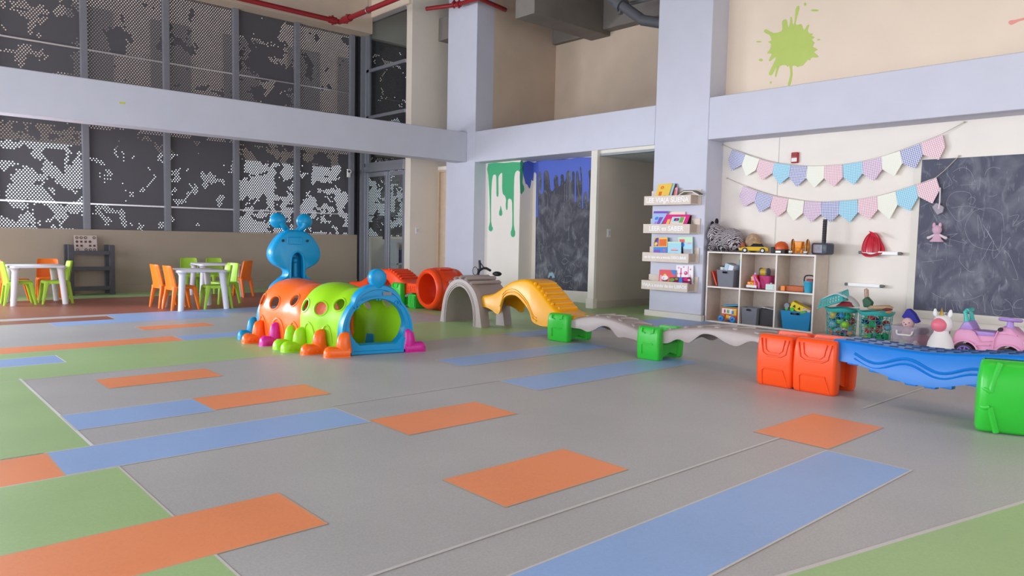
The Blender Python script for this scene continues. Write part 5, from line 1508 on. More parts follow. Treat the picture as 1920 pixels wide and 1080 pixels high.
# zebra plush
ZS = bpy.data.materials.new('zebra_plush'); ZS.use_nodes = True; nt = ZS.node_tree; b_ = nt.nodes['Principled BSDF']; b_.inputs['Roughness'].default_value = .95
tc = nt.nodes.new('ShaderNodeTexCoord'); wv = nt.nodes.new('ShaderNodeTexWave'); wv.bands_direction = 'DIAGONAL'; wv.inputs['Scale'].default_value = 24; wv.inputs['Distortion'].default_value = 7; wv.inputs['Detail'].default_value = 1.5; wv.inputs['Detail Scale'].default_value = 1.2
nt.links.new(tc.outputs['Object'], wv.inputs['Vector']); rp_ = nt.nodes.new('ShaderNodeValToRGB'); rp_.color_ramp.elements[0].position = .42; rp_.color_ramp.elements[1].position = .56
rp_.color_ramp.elements[0].color = lin((48, 42, 50)); rp_.color_ramp.elements[1].color = lin((204, 194, 198)); nt.links.new(wv.outputs['Fac'], rp_.inputs[0]); nt.links.new(rp_.outputs[0], b_.inputs['Base Color'])
DKP = mat('plush_black', (30, 27, 32), .95)
t = thing('zebra_plush', 'sitting zebra plush with black ears on the bookcase', 'plush toy', (8.04, 4.95, ZT))
b = MB(); b.ball((8.05, 4.90, ZT + .145), (.125, .165, .145), 24, 16); b.ball((8.02, 5.05, ZT + .16), (.10, .11, .16), 20, 14); b.build('body', ZS, t)
b = MB(); b.ball((7.98, 5.085, ZT + .265), (.085, .075, .085), 20, 12); b.ball((7.93, 5.10, ZT + .20), (.06, .055, .075), 16, 10); hd_ = b.build('head', ZS, t)
for y, z in ((5.075, .385), (5.135, .35)):
    b = MB(); b.ball((7.99, y, ZT + z - .015), (.02, .024, .042), 12, 8); b.build('ear', DKP, hd_)
for y in (5.055, 5.115):
    b = MB(); b.ball((7.905, y, ZT + .285), .010, 8, 6); b.build('eye', DKP, hd_)
for y in (5.09, 4.92):
    b = MB(); b.tube([(7.99, y, ZT + .12), (7.93, y, ZT + .06), (7.905, y, ZT + .045)], [.055, .05, .045], 12); b.ball((7.905, y, ZT + .045), .045, 14, 10); b.build('leg', ZS, t)
    b = MB(); b.torus((7.867, y, ZT + .045), .026, .005, rot3('Y', PI / 2), 14, 5); b.build('paw_print', DKP, t)
BRN = mat('plush_tawny', (178, 148, 120), .98, var=.25, vscale=30, bump=.6, bscale=90)
t = thing('tawny_plush', 'shaggy tawny plush behind the toy car, beside the zebra', 'plush toy', (8.11, 4.65, ZT))
b = MB(); b.ball((8.11, 4.64, ZT + .115), (.075, .10, .115), 20, 14); b.build('body', BRN, t)
b = MB(); b.tube([(8.04, 4.73, ZT + .10), (7.99, 4.70, ZT + .06)], [.025, .03], 10); b.build('arm', mat('plush_rust', (186, 112, 84), .95), t)

# toy cars, hammer
CY = plast('toy_yellow', (236, 192, 40), .2); TYR = mat('toy_tyre', (34, 32, 34), .6); GLS = mat('toy_dark_glass', (40, 44, 60), .15); CHR = mat('toy_chrome', (220, 220, 224), .2, metal=.8)


def toycar(name, label, c, L_, wd, h, rz, body, stripe=True, group=None):
    t = thing(name, label, 'toy car', tuple(c), rz, group); A = Matrix.Rotation(rz, 3, 'Z'); c = Vector(c)
    P = lambda x, y, z: A @ Vector((x * L_, y * wd, z * h)) + c
    pr = [(-.5, .2), (-.49, .52), (-.40, .60), (-.30, .63), (.12, .62), (.40, .54), (.49, .42), (.5, .2)]
    b = MB(); b.loft([[P(x, s * .5, z) for x, z in pr] for s in (-1, 1)]); b.build('body', body, t, bevel=.004)
    cab = [(-.36, .60), (-.27, .97), (.0, 1.0), (.16, .60)]
    b = MB(); b.loft([[P(x, s * (.42 if z < .8 else .36), z) for x, z in cab] for s in (-1, 1)]); cb_ = b.build('cabin', GLS, t, bevel=.003)
    b = MB(); b.loft([[P(x, s * .37, z) for x, z in ((-.28, .95), (-.26, 1.0), (0, 1.03), (.03, .96))] for s in (-1, 1)]); b.build('roof', body, cb_, bevel=.002)
    for x in (-.30, .30):
        for s in (-1, 1):
            b = MB(); b.lathe([(.2 * h * 1.1, -.012), (.24 * h * 1.1, -.008), (.24 * h * 1.1, .008), (.2 * h * 1.1, .012)], P(x, s * .47, .24), 18, A @ rot3('X', PI / 2)); w_ = b.build('wheel', TYR, t)
            b = MB(); b.lathe([(.15 * h, -.014), (.15 * h, .014)], P(x, s * .47, .24), 12, A @ rot3('X', PI / 2)); b.build('hub', CHR, w_)
    b = MB()
    for s in (-.34, .34): b.lathe([(.02, -.004), (.018, .006)], P(.5, s, .42), 12, A @ rot3('Y', PI / 2))
    b.build('headlight', CHR, t)
    if stripe:
        b = MB()
        for s in (-.12, .12): b.prism([P(.16, s - .06, .635), P(.16, s + .06, .635), P(.485, s + .06, .46), P(.485, s - .06, .46)], (0, 0, .003))
        b.build('bonnet_stripe', TYR, t, smooth=0)
    return t


toycar('toy_car', 'yellow toy sports car with dark bonnet stripes on the bookcase', (7.99, 4.555, ZT), .33, .145, .115, R(118), CY)
t = thing('dome_toy', 'orange domed toy with a black base on the bookcase', 'toy', (8.02, 4.225, ZT))
b = MB(); b.span(7.95, 8.10, 4.14, 4.30, ZT, ZT + .05); b.span(7.945, 7.97, 4.27, 4.315, ZT, ZT + .075); b.build('base', TYR, t, bevel=.008)
b = MB(); b.lathe([(.078, 0), (.08, .03), (.068, .065), (.04, .09), (.002, .098)], (8.02, 4.222, ZT + .045), 20, caps=(True, False)); b.build('dome', plast('toy_rust', (214, 96, 46), .3), t)
b = MB(); b.span(7.944, 7.952, 4.19, 4.25, ZT + .01, ZT + .03); b.build('front_panel', CHR, t)
t = thing('wheeled_toy', 'orange jointed toy between two large spoked wheels on the bookcase', 'toy', (8.0, 3.99, ZT))
ORT = plast('toy_amber', (238, 150, 40), .25)
for y in (4.075, 3.90):
    b = MB(); rings = []
    A = rot3('Z', R(20)) @ rot3('X', PI / 2)
    b.torus((8.0, y, ZT + .085), .068, .017, A, 28, 8); wh = b.build('wheel', ORT, t)
    b = MB()
    for k in range(5):
        d_ = A @ Vector((math.cos(k * 1.2566), math.sin(k * 1.2566), 0)); b.tube([Vector((8.0, y, ZT + .085)), Vector((8.0, y, ZT + .085)) + d_ * .068], .011, 6)
    b.lathe([(.022, -.018), (.022, .018)], (8.0, y, ZT + .085), 14, A); b.build('spokes', ORT, wh)
    b = MB(); b.torus((8.0, y, ZT + .085), .084, .006, A, 28, 6); b.build('rubber_band', TYR, wh)
    b = MB(); b.ball((7.93, y - .01, ZT + .025), (.02, .025, .025), 10, 8); b.build('foot', CHR, t)
b = MB(); b.box((7.98, 3.988, ZT + .105), (.06, .07, .08), taper=(1.1, 1.35)); b.ball((7.97, 3.988, ZT + .055), (.03, .035, .03), 12, 8); b.build('torso', ORT, t, bevel=.008)
b = MB(); b.tube([(7.975, 3.95, ZT + .05), (7.97, 3.955, ZT + .01)], .014, 8); b.tube([(7.975, 4.02, ZT + .05), (7.97, 4.015, ZT + .01)], .014, 8); b.tube([(8.0, 4.07, ZT + .085), (8.0, 3.9, ZT + .085)], .012, 8); b.build('axle_leg', ORT, t)
t = thing('toy_hammer', 'dark grey toy war hammer standing head down on the bookcase', 'toy', (8.0, 3.72, ZT))
HG = plast('hammer_grey', (74, 78, 90), .35)
b = MB()
A = rot3('Z', R(-28))
b.loft([[A @ Vector((x * k, y_, z * k)) + Vector((8.02, 3.735, ZT + .068)) for x, z in rrect(.13, .13, .012, 3)] for y_, k in ((.125, .72), (.115, .86), (.085, 1), (-.085, 1), (-.115, .86), (-.125, .72))][::-1]); hh = b.build('hammer_head', HG, t, smooth=30)
b = MB(); b.box(A @ Vector((-.066, 0, 0)) + Vector((8.02, 3.735, ZT + .068)), (.004, .15, .09), M=A); b.build('face_plate', mat('hammer_plate', (176, 180, 196), .3, metal=.3, var=.2, vscale=30), hh, bevel=.001)
b = MB(); b.tube([(8.02, 3.725, ZT + .13), (8.02, 3.722, ZT + .395)], .022, 12); hn = b.build('handle', plast('hammer_grip', (52, 50, 58), .5), t)
b = MB()
for k in range(9): b.torus((8.02, 3.7245, ZT + .16 + k * .026), .022, .003, None, 14, 5)
b.build('grip_winding', TYR, hn)


# --- boxes, bins in the cubbies
def bin_(name, label, y0, y1, x0, z0, h, dpt, m, group=None, lm=None):
    """tapered fabric bin with a cut-out handle, open at the top"""
    t = thing(name, label, 'bin', (x0, (y0 + y1) / 2, z0), 0, group)
    cx, cy, wy = x0 + dpt / 2, (y0 + y1) / 2, y1 - y0
    out = []
    for k, z in ((.86, 0), (1.0, h)): out.append([Vector((cx + a * 1, cy + c, z0 + z)) for a, c in rrect(dpt * k, wy * k, .012, 3)])
    inn_ = []
    for k, z in ((1.0, h), (.86, .008)): inn_.append([Vector((cx + a, cy + c, z0 + z)) for a, c in rrect(dpt * k - .008, wy * k - .008, .010, 3)])
    b = MB(); b.loft(out + inn_); o = b.build('bin_body', m, t, smooth=40)
    c = MB(); xx = cx - dpt / 2; c.loft([[Vector((xx + q, cy + a, z0 + h * .86 + d_)) for a, d_ in rrect(wy * .32, .03, .0145, 4)] for q in (-.04, .05)]); cut(o, [c])
    b = MB(); b.tube([Vector((xx - .001, cy + a, z0 + h * .86 + d_)) for a, d_ in rrect(wy * .32, .03, .0145, 4)], .004, 6, closed=True); b.build('handle_rim', m, o)
    return t


GRB = plast('bin_grey', (122, 124, 134), .5); DKB = plast('bin_charcoal', (64, 62, 66), .6); BLB = plast('bin_blue', (30, 136, 190), .4)
Z1, Z0 = .446, .019
bin_('storage_bin', 'grey bin holding a white box, in an upper cubby below the zebra', 4.755, 5.0, 7.905, Z1, .205, .27, GRB, 'grey bins in the cubbies')
bin_('storage_bin', 'grey bin beside a charcoal box in a lower cubby', 4.43, 4.645, 7.905, Z0, .20, .15, GRB, 'grey bins in the cubbies')
t = thing('storage_box', 'charcoal box beside the grey bin beside a charcoal box in a lower cubby', 'box', (8.05, 4.32, Z0))
b = MB(); b.span(7.96, 8.18, 4.225, 4.425, Z0, Z0 + .195); b.build('box_body', DKB, t, bevel=.006)
b = MB(); b.box((8.06, 4.33, Z0 + .205), (.16, .17, .008), M=rot3('X', R(6))); b.build('contents_sheet', mat('paper_grey', (206, 206, 210), .7), t)
bin_('storage_bin', 'blue bin heaped with yellow toys in a lower cubby', 3.775, 4.14, 7.90, Z0, .21, .27, BLB)
t = thing('white_box', 'white box tipped into the grey bin below the zebra', 'box', (8.0, 4.78, Z1 + .2))
b = MB(); b.box((7.99, 4.83, Z1 + .235), (.16, .12, .08), M=rot3('X', R(14))); b.build('box_body', plast('box_white', (228, 232, 240), .5), t, bevel=.004)
b = MB(); b.box((7.985, 4.86, Z1 + .245), (.165, .05, .085), M=rot3('X', R(14))); b.build('box_flap', plast('box_pale_blue', (176, 200, 220), .5), t, bevel=.003)
t = thing('blue_cup', 'sky blue cup with a green lid beside the tipped white box', 'cup', (8.08, 4.72, Z1 + .22))
b = MB(); b.lathe([(.04, 0), (.052, .10)], (8.06, 4.725, Z1 + .22), 18); b.build('cup_body', plast('cup_sky', (48, 160, 220), .35), t)
b = MB(); b.lathe([(.054, 0), (.054, .014), (.03, .03), (.03, .05)], (8.06, 4.725, Z1 + .32), 18); b.build('lid', plast('cup_green', (150, 190, 90), .4), t)
t = thing('white_mug', 'small dark and white cup standing in the grey bin', 'cup', (7.97, 4.95, Z1 + .19))
b = MB(); b.lathe([(.03, 0), (.036, .05)], (7.97, 4.945, Z1 + .195), 14); b.build('cup_body', W_PL, t)
b = MB(); b.lathe([(.037, 0), (.037, .012)], (7.97, 4.945, Z1 + .24), 14); b.build('rim', TYR, t)
t = thing('toy_plank', 'red-orange plank leaning beside the grey bin in an upper cubby', 'toy', (8.0, 5.04, Z1))
b = MB(); b.box((8.0, 5.045, Z1 + .095), (.12, .020, .19), M=rot3('X', R(-22))); b.build('plank', plast('plank_red', (238, 80, 44), .4), t, bevel=.006)
# top middle cubby
t = thing('toy_truck', 'orange and yellow toy truck beside the pink basket', 'toy car', (7.96, 4.53, Z1))
TO = plast('truck_orange', (246, 134, 36), .25)
b = MB(); b.span(7.92, 8.08, 4.46, 4.585, Z1 + .02, Z1 + .085); b.build('body', TO, t, bevel=.012)
b = MB(); b.box((8.01, 4.52, Z1 + .125), (.11, .085, .085), taper=(.75, .75)); b.build('cabin', plast('truck_deep_orange', (232, 92, 34), .25), t, bevel=.01)
b = MB(); b.box((7.955, 4.52, Z1 + .125), (.01, .06, .04), M=rot3('Y', R(-18))); b.build('windscreen', plast('truck_window', (240, 214, 150), .2), t)
b = MB(); b.span(7.91, 7.935, 4.455, 4.59, Z1 + .012, Z1 + .045); b.build('bumper', W_PL, t, bevel=.006)
b = MB(); b.ball((7.995, 4.52, Z1 + .175), .018, 10, 8); b.build('beacon', plast('beacon_lilac', (200, 190, 230), .2), t)
for y in (4.475, 4.57):
    b = MB(); b.lathe([(.028, -.012), (.028, .012)], (7.97, y, Z1 + .028), 16, rot3('X', PI / 2)); b.build('wheel', TYR, t)
b = MB(); b.torus((7.914, 4.522, Z1 + .06), .016, .005, rot3('Y', PI / 2), 14, 5); b.build('front_emblem', plast('truck_yellow', (250, 206, 70), .3), t)
t = thing('pink_basket', 'pink plastic basket beside the orange toy truck', 'basket', (8.02, 4.38, Z1))
PB = plast('basket_pink', (196, 62, 122), .35)
b = MB(); b.loft([[Vector((8.04 + a, 4.385 + c, Z1 + .01 + z)) for a, c in rrect(.16 * k, .15 * k, .03, 4)] for z, k in ((0, .85), (.15, 1.05), (.15, .98), (.01, .78))]); b.build('basket_body', PB, t, smooth=40)
b = MB(); b.tube([PX(1414.5, 516, 7.92), PX(1418, 522, 7.91), PX(1423, 531, 7.91), PX(1423, 540, 7.92), PX(1418, 541, 7.92), PX(1416, 530, 7.92), PX(1413, 517, 7.93)], .010, 8); b.build('handle', plast('handle_pink', (240, 104, 180), .3), t)
t = thing('toy_drum', 'yellow ribbed toy drum on top of the pink basket', 'toy', (8.06, 4.43, Z1 + .17))
b = MB(); b.lathe([(.045, -.04), (.045, .04)], (8.04, 4.43, Z1 + .20), 18, rot3('X', PI / 2)); o = b.build('drum', plast('drum_yellow', (206, 172, 60), .4), t)
b = MB()
for s_ in (-.045, .045): b.lathe([(.05, -.008), (.05, .008)], (8.04, 4.43 + s_, Z1 + .20), 18, rot3('X', PI / 2))
b.each('drum_end', plast('drum_grey', (108, 108, 120), .4), t)
t = thing('white_case', 'small white case in front of the pink basket', 'box', (7.96, 4.27, Z1))
b = MB(); b.span(7.91, 8.05, 4.225, 4.34, Z1, Z1 + .07); b.build('case_body', W_PL, t, bevel=.006)
b = MB(); b.span(7.905, 7.912, 4.24, 4.325, Z1 + .012, Z1 + .058); b.lathe([(.012, 0), (.010, .012)], (7.97, 4.30, Z1 + .07), 10); b.build('clasp', plast('case_mint', (206, 232, 226), .4), t)
# top right cubby
t = thing('orange_box', 'long orange box lying beside the sky blue bucket', 'box', (8.0, 4.05, Z1))
b = MB(); b.box((8.02, 4.04, Z1 + .032), (.10, .23, .062), rz=R(12)); b.build('box_body', plast('box_rust', (200, 98, 44), .4), t, bevel=.006)
b = MB(); b.span(7.915, 7.935, 4.105, 4.155, Z1 + .002, Z1 + .06); b.build('end_cap', plast('box_orange', (244, 140, 50), .3), t, bevel=.004)
t = thing('toy_bucket', 'sky blue bucket with a dark handle in an upper cubby', 'bucket', (7.97, 3.83, Z1))
BB = plast('bucket_sky', (66, 178, 216), .35)
b = MB(); b.lathe([(.042, 0), (.056, .115), (.06, .118), (.06, .126), (.052, .126), (.04, .01)], (7.97, 3.85, Z1 + .001), 22); b.build('bucket_body', BB, t, smooth=50)
b = MB(); b.tube(smooth_path([(7.97, 3.905, Z1 + .12), (7.97, 3.90, Z1 + .17), (7.97, 3.875, Z1 + .19), (7.97, 3.80, Z1 + .185), (7.97, 3.79, Z1 + .12)], 4), .008, 8); b.build('handle', plast('bucket_dark', (64, 58, 64), .4), t)
b = MB(); b.span(7.95, 7.99, 3.80, 3.87, Z1 + .11, Z1 + .155); b.build('red_block', plast('bucket_red', (150, 40, 60), .4), t, bevel=.004)
# bottom left: block wagon
t = thing('block_wagon', 'printed orange block wagon with blue wheels in a lower cubby', 'toy wagon', (7.96, 4.83, Z0))
b = MB(); b.loft([[Vector((7.99 + a, 4.80 + c, Z0 + .03 + z)) for a, c in rrect(.15 * k, .245 * k, .015, 3)] for z, k in ((0, .9), (.16, 1.0))]); wb_ = b.build('box_body', plast('wagon_orange', (236, 120, 46), .35), t, smooth=40)
pm = [pc('wagon_yellow', (248, 200, 40)), Wt, Bl, Gn, Or, pc('red', (222, 60, 50))]
b = MB(); random.seed(5)
for q in ((4.70, 4.90, .10, .165, 1), (4.70, 4.76, .09, .16, 0), (4.735, 4.765, .10, .14, 2), (4.80, 4.84, .05, .085, 0), (4.86, 4.91, .06, .09, 4), (4.77, 4.80, .045, .075, 1), (4.70, 4.73, .04, .08, 5), (4.83, 4.90, .095, .10, 5), (4.80, 4.83, .11, .15, 3), (4.85, 4.87, .11, .15, 5)):
    b.span(7.9105 - .002 * (q[4] != 1) * (1 + .1 * q[4]), 7.9125, q[0], q[1], Z0 + q[2], Z0 + q[3], q[4])
b.build('printed_panel', pm, wb_, smooth=0)
b = MB(); b.span(7.905, 8.075, 4.67, 4.93, Z0 + .175, Z0 + .19); b.build('rim', plast('wagon_olive', (150, 140, 70), .4), t, bevel=.004)
b = MB(); b.box((7.99, 4.78, Z0 + .205), (.15, .22, .018), M=rot3('X', R(-5))); b.build('lid', plast('wagon_sky', (60, 160, 220), .35), t, bevel=.005)
for y in (4.905, 4.745):
    for x in (7.905, 8.06):
        b = MB(); b.lathe([(.030, -.014), (.038, -.010), (.038, .010), (.030, .014)], (x, y, Z0 + .04), 20, rot3('Y', PI / 2)); w_ = b.build('wheel', plast('wagon_wheel', (52, 142, 216), .3), t)
        b = MB(); b.lathe([(.010, -.018), (.010, .018)], (x, y, Z0 + .04), 10, rot3('Y', PI / 2)); b.build('hub', plast('hub_navy', (24, 60, 140), .3), w_)
# toys heaped in the blue bin
t = thing('shape_sorter', 'yellow shape sorter bus with cut-out triangles on the blue bin', 'toy', (7.98, 3.9, Z0 + .2))
YS = plast('sorter_yellow', (240, 214, 40), .3)
A = rot3('X', R(24)) @ rot3('Z', R(10))
cc = Vector((7.97, 3.93, Z0 + .245))
b = MB(); b.box(cc, (.10, .20, .085), M=A); b.build('sorter_body', YS, t, bevel=.006)
b = MB()
for k in (-.06, 0, .06):
    b.prism([A @ Vector((-.051, k + q, w_)) + cc for q, w_ in ((-.018, -.012), (.018, -.012), (0, .02))], A @ Vector((-.002, 0, 0)))
b.build('opening_shade', TYR, t, smooth=0)  # dark triangles laid on in place of the shade inside the cut-outs
for k in (-.065, .065):
    b = MB(); b.lathe([(.022, -.008), (.022, .008)], A @ Vector((-.055, k, -.042)) + cc, 14, A @ rot3('Y', PI / 2)); b.build('wheel', plast('wheel_green', (70, 200, 70), .3), t)
t = thing('toy_digger', 'yellow and grey toy digger behind the shape sorter', 'toy', (8.03, 4.03, Z0 + .21))
b = MB(); b.box((8.0, 4.055, Z0 + .25), (.10, .10, .08), M=rot3('X', R(-20))); b.build('body', plast('digger_yellow', (214, 184, 50), .35), t, bevel=.01)
b = MB(); b.lathe([(.03, -.05), (.03, .05)], (7.955, 4.065, Z0 + .265), 14, rot3('Y', PI / 2)); b.build('lamp', plast('digger_grey', (130, 140, 160), .3), t)
b = MB(); b.ball((7.99, 4.08, Z0 + .225), (.05, .045, .03), 12, 8); b.build('tail', plast('digger_green', (110, 190, 80), .4), t)
for lab, cpos, dim, colr, rz in (('dark angular toy at the front of the blue bin', (7.94, 4.0, Z0 + .20), (.06, .12, .05), (52, 46, 50), 20), ('brown wooden stick in the blue bin', (7.925, 4.03, Z0 + .205), (.02, .13, .018), (150, 116, 90), -30), ('pale pink toy in the blue bin beside the shape sorter', (7.95, 3.84, Z0 + .22), (.07, .10, .05), (214, 180, 176), 10), ('green leaf-shaped toy in the blue bin below the shape sorter', (7.92, 3.865, Z0 + .205), (.05, .07, .03), (90, 176, 80), -15)):
    b = MB(); b.box(cpos, dim, M=rot3('X', R(rz))); tag(b.build('small_toy', plast('t_' + lab.split()[0] + lab.split()[1], colr, .45), bevel=.008), lab, 'toy', 'small toys in the blue bin')

# ================================================================== BASKETS, BIN, UNICORN, RIDE-ON CAR
TQ = plast('basket_turquoise', (60, 178, 176), .35)
BALLC = {'lime': (150, 214, 60), 'green': (40, 170, 84), 'orange': (244, 136, 52), 'blue': (44, 120, 200), 'red': (206, 44, 56), 'yellow': (240, 200, 60), 'peach': (244, 170, 120), 'violet': (160, 90, 160), 'pale blue': (150, 200, 230), 'navy': (30, 50, 90)}
BM = {k: plast('ball_' + k.replace(' ', '_'), v, .3) for k, v in BALLC.items()}
ball_mesh = {}


def toy(kind, colr, p, r, label, group):
    key = (kind, colr)
    if key not in ball_mesh:
        b = MB()
        if kind == 'toy_ball': b.ball((0, 0, 0), .036, 14, 9); b.torus((0, 0, 0), .0355, .0025, rot3('X', .7), 18, 4)
        elif kind == 'toy_brick':
            b.box((0, 0, 0), (.062, .042, .032))
            for x in (-.016, .016): b.lathe([(.010, .016), (.010, .024)], (x, 0, 0), 10)
        else:
            for k in range(3): b.tube([(-.035 * math.cos(k * PI / 3), -.035 * math.sin(k * PI / 3), 0), (.035 * math.cos(k * PI / 3), .035 * math.sin(k * PI / 3), 0)], .011, 6)
            b.lathe([(.018, -.011), (.018, .011)], (0, 0, 0), 12)
        o = b.build(kind, BM[colr], bevel=.003 if kind == 'toy_brick' else 0); ball_mesh[key] = o
    else:
        o = ball_mesh[key].copy(); COL.objects.link(o)
    o.location = p; o.rotation_euler = (random.uniform(0, 6), random.uniform(0, 6), random.uniform(0, 6))
    tag(o, label, 'ball' if kind == 'toy_ball' else 'toy', group)
    return o


def lattice_basket(label, c, r0, r1, h, side):
    t = thing('laundry_basket', label, 'basket', (c[0], c[1], 0), 0, 'turquoise lattice baskets')
    b = MB(); n = 18
    rr = lambda z: r0 + (r1 - r0) * z / h
    P = lambda a, z: Vector((c[0] + rr(z) * math.cos(a), c[1] + rr(z) * math.sin(a), z))
    for k in range(n): b.tube([P(2 * PI * k / n, .015), P(2 * PI * k / n, h - .02)], .0024, 4)
    for z in [.02 + (h - .05) * i / 6 for i in range(7)]: b.tube([P(2 * PI * k / 44, z) for k in range(44)], .0024, 4, closed=True)
    for k in range(0, n, 2):
        for i in (0, 2, 4):
            z0 = .02 + (h - .05) * i / 6; z1 = .02 + (h - .05) * (i + 2) / 6
            b.tube([P(2 * PI * k / n, z0), P(2 * PI * (k + 1) / n, (z0 + z1) / 2), P(2 * PI * (k + 2) / n, z1)], .0016, 4)
            b.tube([P(2 * PI * (k + 2) / n, z0), P(2 * PI * (k + 1) / n, (z0 + z1) / 2), P(2 * PI * k / n, z1)], .0016, 4)
    b.build('lattice_grille', TQ, t, smooth=50)
    b = MB(); b.loft([[Vector((c[0] + q * math.cos(2 * PI * k / 40), c[1] + q * math.sin(2 * PI * k / 40), z + .006 * math.sin(8 * PI * k / 40))) for k in range(40)] for q, z in ((r1 - .006, h - .028), (r1 + .004, h - .03), (r1 + .018, h - .010), (r1 + .020, h), (r1 + .010, h + .006), (r1 - .002, h), (r1 - .006, h - .01))], wrap=True)
    b.build('rim', TQ, t)
    b = MB(); b.lathe([(r0, 0), (r0 + .004, .02)], (c[0], c[1], 0), 30); b.build('base', TQ, t)
    return t


random.seed(21)
BK_ = [((7.70, 3.345), .135, .150, .325, 'left'), ((7.66, 2.985), .138, .155, .325, 'right')]
PALS = [['orange', 'orange', 'yellow', 'blue', 'blue', 'navy', 'lime', 'peach', 'red', 'green', 'violet', 'pale blue'], ['lime', 'lime', 'green', 'green', 'red', 'red', 'peach', 'orange', 'navy', 'pale blue']]
for (c, r0, r1, h, sd_), pal in zip(BK_, PALS):
    lattice_basket('turquoise lattice basket of toys, %s' % ('the one next to the bookcase' if sd_ == 'left' else 'the one next to the clear bin'), c, r0, r1, h, sd_)
    placed = []
    tries = 0
    while len(placed) < 46 and tries < 4000:
        tries += 1
        a = random.uniform(0, 2 * PI); q = math.sqrt(random.uniform(.05, 1)) * (r0 - .040); z = random.uniform(.045, h - .035)
        p = Vector((c[0] + q * math.cos(a), c[1] + q * math.sin(a), z))
        if all((p - s).length > .0625 for s in placed):
            placed.append(p)
            colr = random.choice(pal if sd_ == 'left' or z < .2 else pal[2:]); kind = random.choice(['toy_ball', 'toy_ball', 'toy_brick', 'toy_star'])
            nm = {'toy_ball': 'ball', 'toy_brick': 'studded brick', 'toy_star': 'six-armed linking piece'}[kind]
            wh = 'basket next to the bookcase' if sd_ == 'left' else 'basket next to the clear bin'
            toy(kind, colr, p, .036, '%s plastic %s inside the turquoise %s' % (colr, nm, wh), '%s toys in the %s' % (colr, wh))
    core = MB(); core.lathe([(r0 - .075, .02), (r0 - .07, h - .06)], (c[0], c[1], 0), 16)

# things piled on the baskets
def tray(name, label, px4, m):
    pass


t = thing('small_crate', 'turquoise perforated crate tipped over the basket next to the bookcase', 'crate', (7.68, 3.42, .33))
cr = [PX(1533, 578, 7.62), PX(1580, 564, 7.56), PX(1577, 549.5, 7.62), PX(1539, 562, 7.68)]
b = MB(); b.prism(cr, (.010, 0, 0)); fr_ = b.build('front_side', TQ, t, smooth=0)
cuts = []
u_ = cr[1] - cr[0]; v_ = (cr[3] - cr[0] + cr[2] - cr[1]) / 2
for i in range(7):
    for j in range(2):
        o_ = cr[0] + u_ * (.15 + .112 * i) + v_ * (.32 + .34 * j)
        c = MB(); c.loft([[o_ + Vector((q, 0, 0)) + u_ * a + v_ * d_ for a, d_ in ((-.034, -.11), (.034, -.11), (.034, .11), (-.034, .11))] for q in (-.03, .04)]); cuts.append(c)
cut(fr_, cuts)
for o in (fr_,):
    for p in o.data.polygons: p.use_smooth = False
b = MB(); b.prism([cr[3], cr[2], cr[2] + Vector((.16, .0, .03)), cr[3] + Vector((.16, .02, .02))], (0, 0, .006)); b.prism([cr[1], cr[2], cr[2] + Vector((.16, 0, .03)), cr[1] + Vector((.16, 0, .0))], (0, -.006, 0)); b.prism([cr[0] + Vector((-.005, .01, -.006)), cr[1] + Vector((-.005, 0, -.004)), cr[1] + Vector((.16, 0, 0)), cr[0] + Vector((.16, .02, 0))], (0, 0, .005)); b.build('crate_body', TQ, t, smooth=0)


def cloth(label, pts, thick, m, name='cloth'):
    b = MB(); g_ = pts
    rings = [[Vector(p) for p in r] for r in g_]
    b.loft(rings, closed=False); o = b.build(name, m, smooth=60)
    s = o.modifiers.new('thick', 'SOLIDIFY'); s.thickness = thick; q = o.modifiers.new('sub', 'SUBSURF'); q.levels = 2; q.render_levels = 2
    return tag(o, label, 'cloth')


CLW = mat('cloth_white', (238, 238, 244), .9); CLG = mat('cloth_grey', (206, 208, 206), .9, var=.06)
cloth('white cloth draped over the tipped turquoise crate', [[PX(1538, 562, 7.66), PX(1556, 554, 7.62), PX(1571, 549, 7.58), PX(1586, 560, 7.56)], [PX(1540, 560, 7.74), PX(1558, 550, 7.70), PX(1576, 546, 7.66), PX(1590, 558, 7.62)], [PX(1545, 559, 7.84), PX(1562, 549, 7.80), PX(1580, 548, 7.74), PX(1592, 560, 7.70)]], .006, CLW)
cloth('pale grey bag slumped beside the tipped turquoise crate', [[PX(1586, 556, 7.68), PX(1594, 566, 7.62), PX(1602, 576, 7.58)], [PX(1590, 551, 7.76), PX(1602, 560, 7.70), PX(1612, 575, 7.64)], [PX(1593, 553, 7.84), PX(1606, 560, 7.80), PX(1615, 574, 7.74)]], .012, CLG)
b = MB(); b.prism([PX(1566, 574, 7.60), PX(1600, 576, 7.58), PX(1594, 567, 7.60), PX(1578, 566, 7.62)], (.12, 0, 0)); tag(b.build('red_box', plast('box_maroon', (130, 34, 40), .5), bevel=.006), 'maroon box under the tipped crate', 'box')
t = thing('toy_axe', 'dark green toy with a wooden handle sticking up beside the paper bag', 'toy', (7.72, 3.03, .33))
b = MB(); b.prism([PX(1618, 576, 7.66), PX(1632, 577, 7.66), PX(1635, 567, 7.66), PX(1625, 556, 7.66), PX(1616, 562, 7.66)], (.06, 0, 0)); b.build('toy_body', plast('toy_dark_green', (40, 88, 62), .5), t, bevel=.012)
b = MB(); b.tube([PX(1627, 572, 7.70), PX(1626, 543, 7.74)], .015, 6); b.tube([PX(1622, 560, 7.70), PX(1621, 543, 7.74), PX(1626, 541, 7.74)], .005, 6); b.build('handle', mat('handle_wood', (176, 142, 116), .6), t)
t = thing('paper_bag', 'crumpled tan paper bag lying on a turquoise basket', 'bag', (7.66, 2.95, .335))
b = MB(); rings = []
